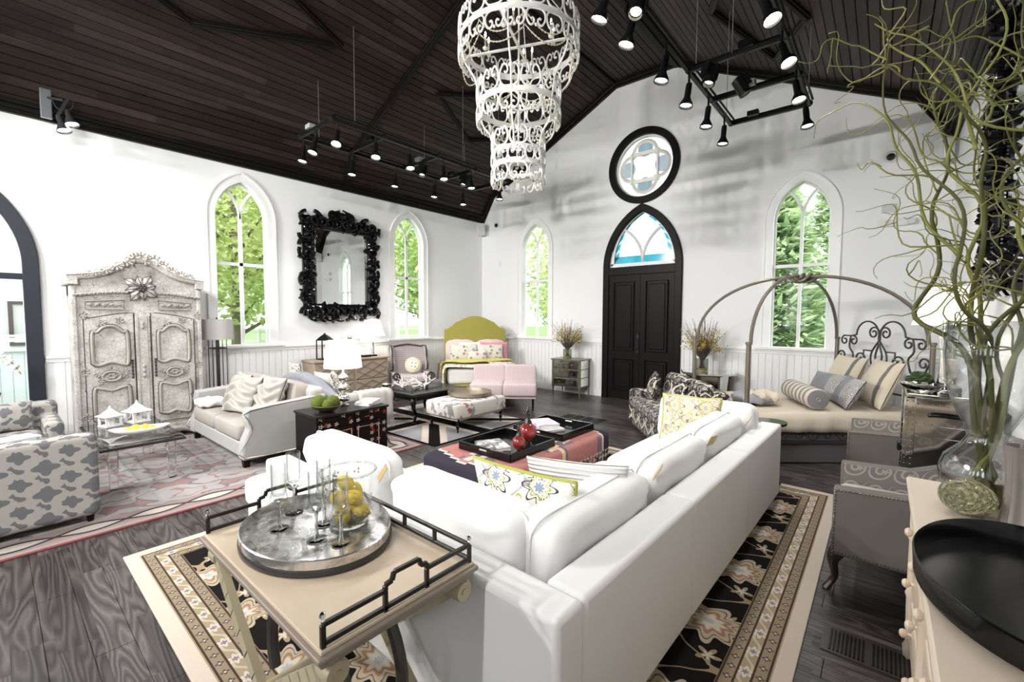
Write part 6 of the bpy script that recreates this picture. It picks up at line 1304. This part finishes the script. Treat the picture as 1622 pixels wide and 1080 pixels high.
sp.add(vs, [(j*(nx_+1)+i, j*(nx_+1)+i+1, (j+1)*(nx_+1)+i+1, (j+1)*(nx_+1)+i) for j in range(ny_) for i in range(nx_)]); o = sp.build('bedspread', CRM, ib, smooth=180); md = o.modifiers.new('s', 'SOLIDIFY'); md.thickness = .012
def m_euro():
    n = NT('cream_sham_grey_band'); x, y, z = n.sep(n.tc()); return n.fin(n.mix(n.band(x, .17, .225), (.62, .54, .42), (.16, .15, .145)), .85)
EU = m_euro(); SG = m_weave('slate_satin', (.24, .24, .26), (.34, .34, .36))
def m_scrollend():
    n = NT('slate_scroll_embroidery'); x, y, z = n.sep(n.tc()); s = n.m('SINE', n.mul(n.voro(n.tc(), 11), 34)); return n.fin(n.mix(n.mul(n.gt(x, .07), n.gt(s, .1)), (.22, .22, .24), (.48, .45, .42)), .6)
SE = m_scrollend()
def onib(x, y, z=.60): v_ = MX.Rotation(math.radians(-49.86), 4, 'Z') @ V((x, y, 0)); return (bcx+v_.x, bcy+v_.y, z)
for x, y, rz, tl, mat, w_, h_, t_, lb in ((-.26, .66, 0, -22, EU, .62, .58, .2, 'far cream sham with grey band on the canopy bed'), (.34, .62, -8, -22, EU, .64, .58, .2, 'near cream sham with grey band on the canopy bed'), (-.10, .38, 10, -26, SE, .56, .36, .16, 'far slate pillow with embroidered scroll end'), (.34, .28, -14, -28, SE, .58, .38, .16, 'near slate pillow with embroidered scroll end')):
    throw_pillow(lb, mat, onib(x, y), -49.86-8+rz, tl, w_, h_, t_, None, 'bed_pillow', None, .06)
bo_ = thing('bolster', 'striped grey and cream bolster lying across the canopy bed', 'bolster', onib(.22, -.06, .715), -49.86-14)
n = NT('bolster_stripe'); _x, _y, _z = n.sep(n.tc()); _s = n.m('FRACT', n.mul(_x, 8.5)); BST = n.fin(n.mix(n.gt(_s, .55), (.58, .52, .43), (.21, .205, .21)), .8)
m = MB(); m.M = T(ry=90); m.lathe([(.02, -.43), (.06, -.432), (.11, -.42), (.12, -.40), (.12, .40), (.11, .42), (.06, .432), (.02, .43)], n=28); m.build('cover', BST, bo_); m = MB(); m.M = T(ry=90); m.lathe([(0, .425), (.022, .438), (.03, .425)], n=14, caps=False); m.build('end_button', SG, bo_)
tb = thing('throw_blanket', 'crumpled grey and cream throw at the foot of the canopy bed', 'throw', onib(.18, -.66, .60), -40); 
for k, (dx, mat) in enumerate(((0, SG), (.08, CRM))):
    m = MB(); m.sq((dx, dx, .055+.03*k), (.5-.12*k, .4-.1*k, .13), .7, .8, 40, 16, lambda p: p+V((.02*math.sin(p.y*40), .02*math.sin(p.x*33), .03*math.sin(p.x*26+1)*math.cos(p.y*31)))); m.build('fold', mat, tb, smooth=180)
# ------------------------------------------------------------------ grey armchairs on the right
GV1 = m_weave('taupe_grey_velvet', (.125, .115, .103), (.18, .167, .15)); GSEAT = m_weave('pale_grey_seat', (.40, .375, .35), (.5, .47, .44))
def m_vine():
    n = NT('grey_scroll_damask'); u, v = n.boxuv(); a, b = cell(n, n.add(u, n.mul(n.m('SINE', n.mul(v, 16)), .02)), v, .13, .14); r = n.m('SQRT', n.add(n.mul(a, a), n.mul(b, b))); th = n.m('ARCTAN2', b, a); sp = n.m('SINE', n.add(n.mul(r, 170), n.mul(th, 1))); f = flower(n, n.sub(a, .02), b, .022, 5, .3)
    m_ = n.mx(n.mul(n.gt(sp, .45), n.lt(r, .066)), n.lt(f, 1)); return n.fin(n.mix(m_, (.17, .155, .14), (.33, .30, .275)), .75)
VN = m_vine()
def grey_chair(label, loc):
    t = thing('grey_armchair', label, 'armchair', loc, -90)
    for s_ in (-1, 1):
        pr = [(-.40, .24), (.38, .24), (.42, .95), (.34, .97), (.24, .88), (.12, .73), (-.04, .665), (-.40, .645)]
        a = MB().prism(pr, s_*.26, s_*.34, 'yz').build('arm', GV1, t, smooth=30, bevel=.012); MB().prism([(y*.96, z*.985+.004) for y, z in pr], s_*.25, s_*.262, 'yz').build('inner_panel', VN, a, smooth=30)
        m = MB()
        for p, q in ((pr[0], pr[7]), (pr[7], pr[6]), (pr[6], pr[5]), (pr[5], pr[4]), (pr[4], pr[3]), (pr[0], pr[1])):
            L = math.hypot(q[0]-p[0], q[1]-p[1])
            for i in range(int(L/.018)): f = (i+.5)/int(L/.018); m.ball((s_*.343, (p[0]+(q[0]-p[0])*f)*.975, p[1]+(q[1]-p[1])*f-.012+(.03 if p[1] < .3 and q[1] < .3 else 0)), .0055, 5, 3)
        o = m.build('nailheads', BRASSN, a); o['kind'] = 'stuff'
        for y in (-.36, .34): MB().tube(smooth_pts([(s_*.29, y, .27), (s_*.30, y-.03, .19), (s_*.27, y-.02, .08), (s_*.30, y-.06, .0)], 4), [.04, .042, .04, .036, .03, .026, .023, .021, .02, .019, .019, .02, .022], 8).build('leg', BZ, t)
    MB().bx(-.27, .27, -.39, .38, .24, .36).build('seat_rail', GV1, t, bevel=.01); MB().sq((0, -.05, .44), (.52, .70, .17), .16, .3).build('seat_cushion', GSEAT, t, smooth=180); m = MB(); m.M = T(0, .32, .62, rx=-8); m.prism([(-.3, -.3), (.3, -.3), (.3, .33), (.2, .36), (0, .38), (-.2, .36), (-.3, .33)], -.05, .06); m.build('backrest', VN, t, smooth=30, bevel=.02)
grey_chair('nearest grey nailhead armchair beside the cream dresser', (8.06, 3.53, .0)); grey_chair('farther grey nailhead armchair behind the riveted metal trunk', (8.04, 5.22, .0))
# ------------------------------------------------------------------ riveted metal trunk and what stands on it
NICK = P('polished_nickel', (.80, .78, .76), .07, 1, bump=.04, bsc=8)
tk = thing('metal_trunk', 'tall riveted polished metal trunk between the grey armchairs', 'trunk', (8.21, 4.36, 0)); MB().bx(-.21, .22, -.27, .27, .06, 1.1).build('trunk_body', NICK, tk, smooth=0, bevel=.008)
MB().bx(-.22, .23, -.28, .28, 1.1, 1.125).build('trunk_lid', NICK, tk, smooth=0, bevel=.006)
for x in (-.2, .21):
    for y in (-.26, .26): MB().bx(x-.03, x+.03, y-.03, y+.03, .04, 1.1).build('corner_strap', NICK, tk, smooth=0, bevel=.004)
m = MB()
for k in range(26):
    z = .08+k*.04
    for x in (-.215, -.185, .205): m.ball((x, -.291, z), .006, 6, 4)
    m.ball((-.231, -.27, z), .006, 6, 4)
for k in range(10): x = -.16+k*.037; m.ball((x, -.276, 1.06), .006, 6, 4); m.ball((x, -.276, .93), .006, 6, 4)
o = m.build('rivets', BRASSN, tk); o['kind'] = 'stuff'
for z in (.25, .55, .74): MB().box((-.235, -.2, z), (.04, .06, .07)).build('latch', BLACKM, tk, smooth=0, bevel=.012)
m = MB(); m.tube(smooth_pts([(-.1, -.275, .985), (-.07, -.31, .995), (.03, -.31, .995), (.06, -.275, .985)], 4), .012, 6); m.build('handle', BLACKM, tk)
for z in (.98, .9): MB().bx(-.2, .21, -.279, -.265, z-.07, z-.062).build('band', NICK, tk, smooth=0)
tl = table_lamp('glass column lamp with large white shade on the metal trunk', (8.21, 4.43, 1.127), [(0, .02), (.07, .02), (.05, .06), (.035, .25), (.06, .42), (.02, .44), (.012, .46)], CRYSTAL, (.47, .74), .12, .205, 4, foot=.075)
m = MB(); m.ball((0, 0, 0), (.075, .075, .065), 24, 16); rd = random.Random(8); m.v = [tuple(V(p)*(1+rd.uniform(-.14, .14))) for p in m.v]; o = m.build('moss_clump', P('dark_moss', (.018, .04, .007), .95, bump=1, bsc=60), smooth=0, loc=(8.07, 4.47, 1.18)); tag(o, 'dark green moss clump on the left of the metal trunk', 'moss')
cn = thing('candlestick', 'glass candlestick with a thick ivory candle on the metal trunk', 'candlestick', (8.20, 4.2, 1.127)); MB().lathe([(0, 0), (.05, .0), (.05, .012), (.02, .03), (.018, .09), (.04, .11), (.045, .12), (0, .122)], n=20, caps=False).build('stand', CRYSTAL, cn); MB().lathe([(.04, .12), (.042, .125), (.042, .235), (.038, .24), (0, .236)], n=22, caps=False).build('candle', P('ivory_wax', (.78, .70, .62), .45), cn)
db = MB().lathe([(0, .004), (.05, 0), (.10, .03), (.125, .06), (.12, .06), (.09, .034), (0, .012)], n=28, caps=False).build('glass_bowl', CRYSTAL, loc=(8.07, 4.21, 1.127)); tag(db, 'shallow clear glass bowl on the front corner of the metal trunk', 'bowl')
bt2 = thing('pedestal_table', 'small black pedestal table between the sectional and the canopy bed', 'table', (7.02, 4.93, 0)); MB().lathe([(0, .60), (.15, .60), (.155, .61), (.155, .625), (0, .625)], n=28, caps=False).build('table_top', LACQ, bt2); MB().lathe([(.12, 0), (.12, .015), (.02, .04), (.018, .6)], n=18).build('pedestal', LACQ, bt2)
# ------------------------------------------------------------------ cream dresser in the right foreground
CRD = P('cream_painted_wood', (.68, .57, .455), .38, var=.05); DT = .872
cd = thing('cream_dresser', 'cream painted dresser in the right foreground', 'dresser', (8.215, 1.72, 0)); MB().bx(-.25, .255, -1.17, 1.17, DT-.03, DT).build('dresser_top', CRD, cd, bevel=.01, seg=3); MB().bx(-.19, .25, -1.1, 1.1, .08, DT-.03).build('carcase', CRD, cd, smooth=0); m = MB(); m.bx(-.235, .25, -1.15, 1.15, DT-.055, DT-.03); m.build('top_moulding', CRD, cd, bevel=.01, seg=3)
for c in range(3):
    for r_ in range(3):
        y0 = -1.06+c*.72; d = MB().bx(-.215, -.19, y0+.03, y0+.65, .12+r_*.235, .32+r_*.235).build('drawer', CRD, cd, smooth=0, bevel=.01)
        for y in (y0+.16, y0+.52): m = MB(); m.M = T(-.215, y, .22+r_*.235, ry=-90); m.lathe([(.008, 0), (.008, .012), (.018, .02), (.02, .03), (.012, .04), (0, .042)], n=12, caps=False); m.build('knob', CRD, d)
for k in range(4):
    y = -1.1+k*.733; m = MB(); m.lathe([(.03, 0), (.035, .06), (.026, .08), (.03, .3), (.036, .32), (.03, .34), (.03, .58), (.036, .6), (.03, .62), (.032, DT-.055)], (-.20, y, 0), 12, caps=False); m.build('turned_post', CRD, cd)
bt3 = thing('black_tray', 'large black oval lacquer tray on the cream dresser', 'tray', (8.215, 1.80, DT)); m = MB(); m.lathe([(0, .003), (.93, .003), (.985, .012), (1.0, .075), (.985, .08), (.965, .07), (.95, .018), (0, .012)], n=64, sx=.27, sy=.42, caps=False); m.build('tray_body', P('black_satin_lacquer', (.004, .004, .0045), .2, spec=.3), bt3, smooth=50)
AMB = NT('olive_bubble_glass'); _v = AMB.voro(AMB.tc(), 38); AMB.bump(_v, .9, .02); AMBM = AMB.fin(AMB.mix(AMB.gt(_v, .42), (.99, .99, .80), (.93, .93, .55)), .03, 0, .8, **{'Transmission Weight': .9, 'IOR': 1.35})
o = MB().ball((0, 0, 0), (.085, .085, .07), 32, 22).build('glass_paperweight', AMBM, smooth=180, loc=(8.13, 2.47, DT+.07)); tag(o, 'round olive bubble-glass paperweight on the cream dresser', 'paperweight')
wv = MB(); wv.lathe([(0, 0), (.058, 0), (.05, .06), (.046, .16), (.052, .26), (.058, .3), (.05, .3), (.04, .16), (0, .1)], n=40, caps=False); rd = random.Random(6); ph = [rd.uniform(-.006, .006) for _ in range(40)]
wv.v = [(x*(1+ph[i % 40]*14), y*(1+ph[i % 40]*14), z) for i, (x, y, z) in enumerate(wv.v)]; o = wv.build('bark_vase', P('silvered_bark', (.30, .26, .24), .4, .35, var=.4), loc=(8.275, 2.47, DT)); tag(o, 'silvery bark-textured vase at the right of the cream dresser', 'vase')
o = MB().lathe([(0, 0), (.05, 0), (.055, .17), (.05, .17), (.045, .01), (0, .01)], n=26, caps=False).build('green_votive', glassmat('moss_green_glass', (.55, .6, .35), fac=.12), loc=(8.33, 2.36, DT)); tag(o, 'pale green glass votive at the right picture edge', 'votive')
# hurricane vase with curly willow
VX, VY = 8.205, 2.72
hv = thing('hurricane_vase', 'tall hourglass glass vase on the cream dresser', 'vase', (VX, VY, DT)); MB().lathe([(0, 0), (.10, 0), (.115, .01), (.14, .06), (.148, .12), (.13, .18), (.08, .235), (.062, .27), (.072, .31), (.11, .40), (.14, .50), (.15, .62), (.145, .765), (.14, .765), (.144, .62), (.133, .50), (.103, .40), (.064, .31), (.054, .27), (.072, .235), (.122, .18), (.138, .12), (.13, .065), (.10, .022), (0, .02)], n=48, caps=False).build('vase_glass', GLASS, hv, smooth=180)
wt = MB().lathe([(0, .022), (.10, .024), (.13, .065), (.136, .11), (0, .11)], n=40, caps=False).build('water', glassmat('vase_water', (.86, .85, .78), fac=.08), hv)
WIL = P('olive_willow_bark', (.085, .09, .02), .55, var=.35); WIY = P('yellow_willow_twig', (.22, .225, .05), .5, var=.3)
wl_ = thing('curly_willow', 'tall curly willow branches rising from the hourglass vase', 'branches', (VX, VY, DT)); rdw = random.Random(41)
def wander(p, d, n_, step, curl, up, rad, lean):
    pts = [p.copy()]; ax = V((rdw.gauss(0, 1), rdw.gauss(0, 1), rdw.gauss(0, .5))).normalized(); ph = rdw.random()*6; fr = rdw.uniform(.35, .65)
    for i in range(n_):
        side = d.cross(ax).normalized(); d = (d+side*curl*math.sin(ph+i*fr)+V((0, 0, up))+lean*.05+V((rdw.gauss(0, .06), rdw.gauss(0, .06), rdw.gauss(0, .05)))).normalized()
        q = p+d*step
        if q.x+VX > W-.06: d.x = -abs(d.x); q = p+d*step
        p = q; pts.append(p.copy())
        if rdw.random() < .12: ax = V((rdw.gauss(0, 1), rdw.gauss(0, 1), rdw.gauss(0, .5))).normalized()
    return pts
stems = [(-.55, .3, 46, .016), (-.15, .5, 48, .018), (.25, .2, 48, .017), (-.35, -.2, 40, .014), (.05, -.3, 44, .015), (.3, .5, 40, .013), (-.7, .6, 38, .012), (-.05, .1, 50, .014)]
for k, (lx, ly, n_, r_) in enumerate(stems):
    a = k*.8; p0 = V((.06*math.cos(a), .06*math.sin(a), .03)); base = [p0, V((.03*math.cos(a+2.5), .03*math.sin(a+2.5), .27)), V((.055*math.cos(a+2.2), .055*math.sin(a+2.2), .52))]
    base = smooth_pts(base, 5); pts = base+wander(base[-1], V((lx*.3, ly*.3, 1)).normalized(), n_, .045, .30, .10, r_, V((lx, ly, 0)))[1:]
    m = MB(); L = len(pts); m.tube(pts, [r_*.8*(1-.8*i/L) for i in range(L)], 7); br = m.build('branch', WIL if k % 4 else WIY, wl_, smooth=180)
    for q in range(12):
        i = rdw.randrange(int(L*.22), L-3); d = V((rdw.gauss(lx, .9), rdw.gauss(ly, .9), rdw.uniform(.1, 1))).normalized(); tw = wander(pts[i], d, rdw.randrange(9, 24), .032, .52, .05, .004, V((lx, ly, 0))); m = MB(); m.tube(tw, [.0042*(1-.7*j/len(tw)) for j in range(len(tw))], 5); m.build('twig', WIY, br, smooth=180)
        if q % 2 == 0: tw2 = wander(tw[len(tw)//2], V((rdw.gauss(0, 1), rdw.gauss(0, 1), rdw.gauss(.2, .6))).normalized(), 9, .025, .6, .0, .003, V((0, 0, 0))); m = MB(); m.tube(tw2, [.0024*(1-.6*j/len(tw2)) for j in range(len(tw2))], 4); m.build('twig', WIY, br, smooth=180)
# the long twig reaching out over the canopy bed, and its lighter companion
for pts in ([(-.10, .1, 1.05), (-.22, .25, 1.25), (-.26, .32, 1.5), (-.34, .45, 1.68), (-.38, .55, 1.86), (-.46, .65, 2.0), (-.55, .78, 2.1), (-.66, .9, 2.12), (-.76, 1.02, 2.12), (-.78, 1.04, 2.02)], [(-.08, .05, 1.5), (-.12, .2, 1.75), (-.2, .35, 1.95), (-.26, .45, 2.1), (-.34, .5, 2.2), (-.40, .56, 2.32), (-.33, .5, 2.42), (-.42, .58, 2.5), (-.44, .6, 2.62)]):
    q = smooth_pts(pts, 4); MB().tube(q, [.008*(1-.7*i/len(q)) for i in range(len(q))], 6).build('branch', WIY, wl_, smooth=180)
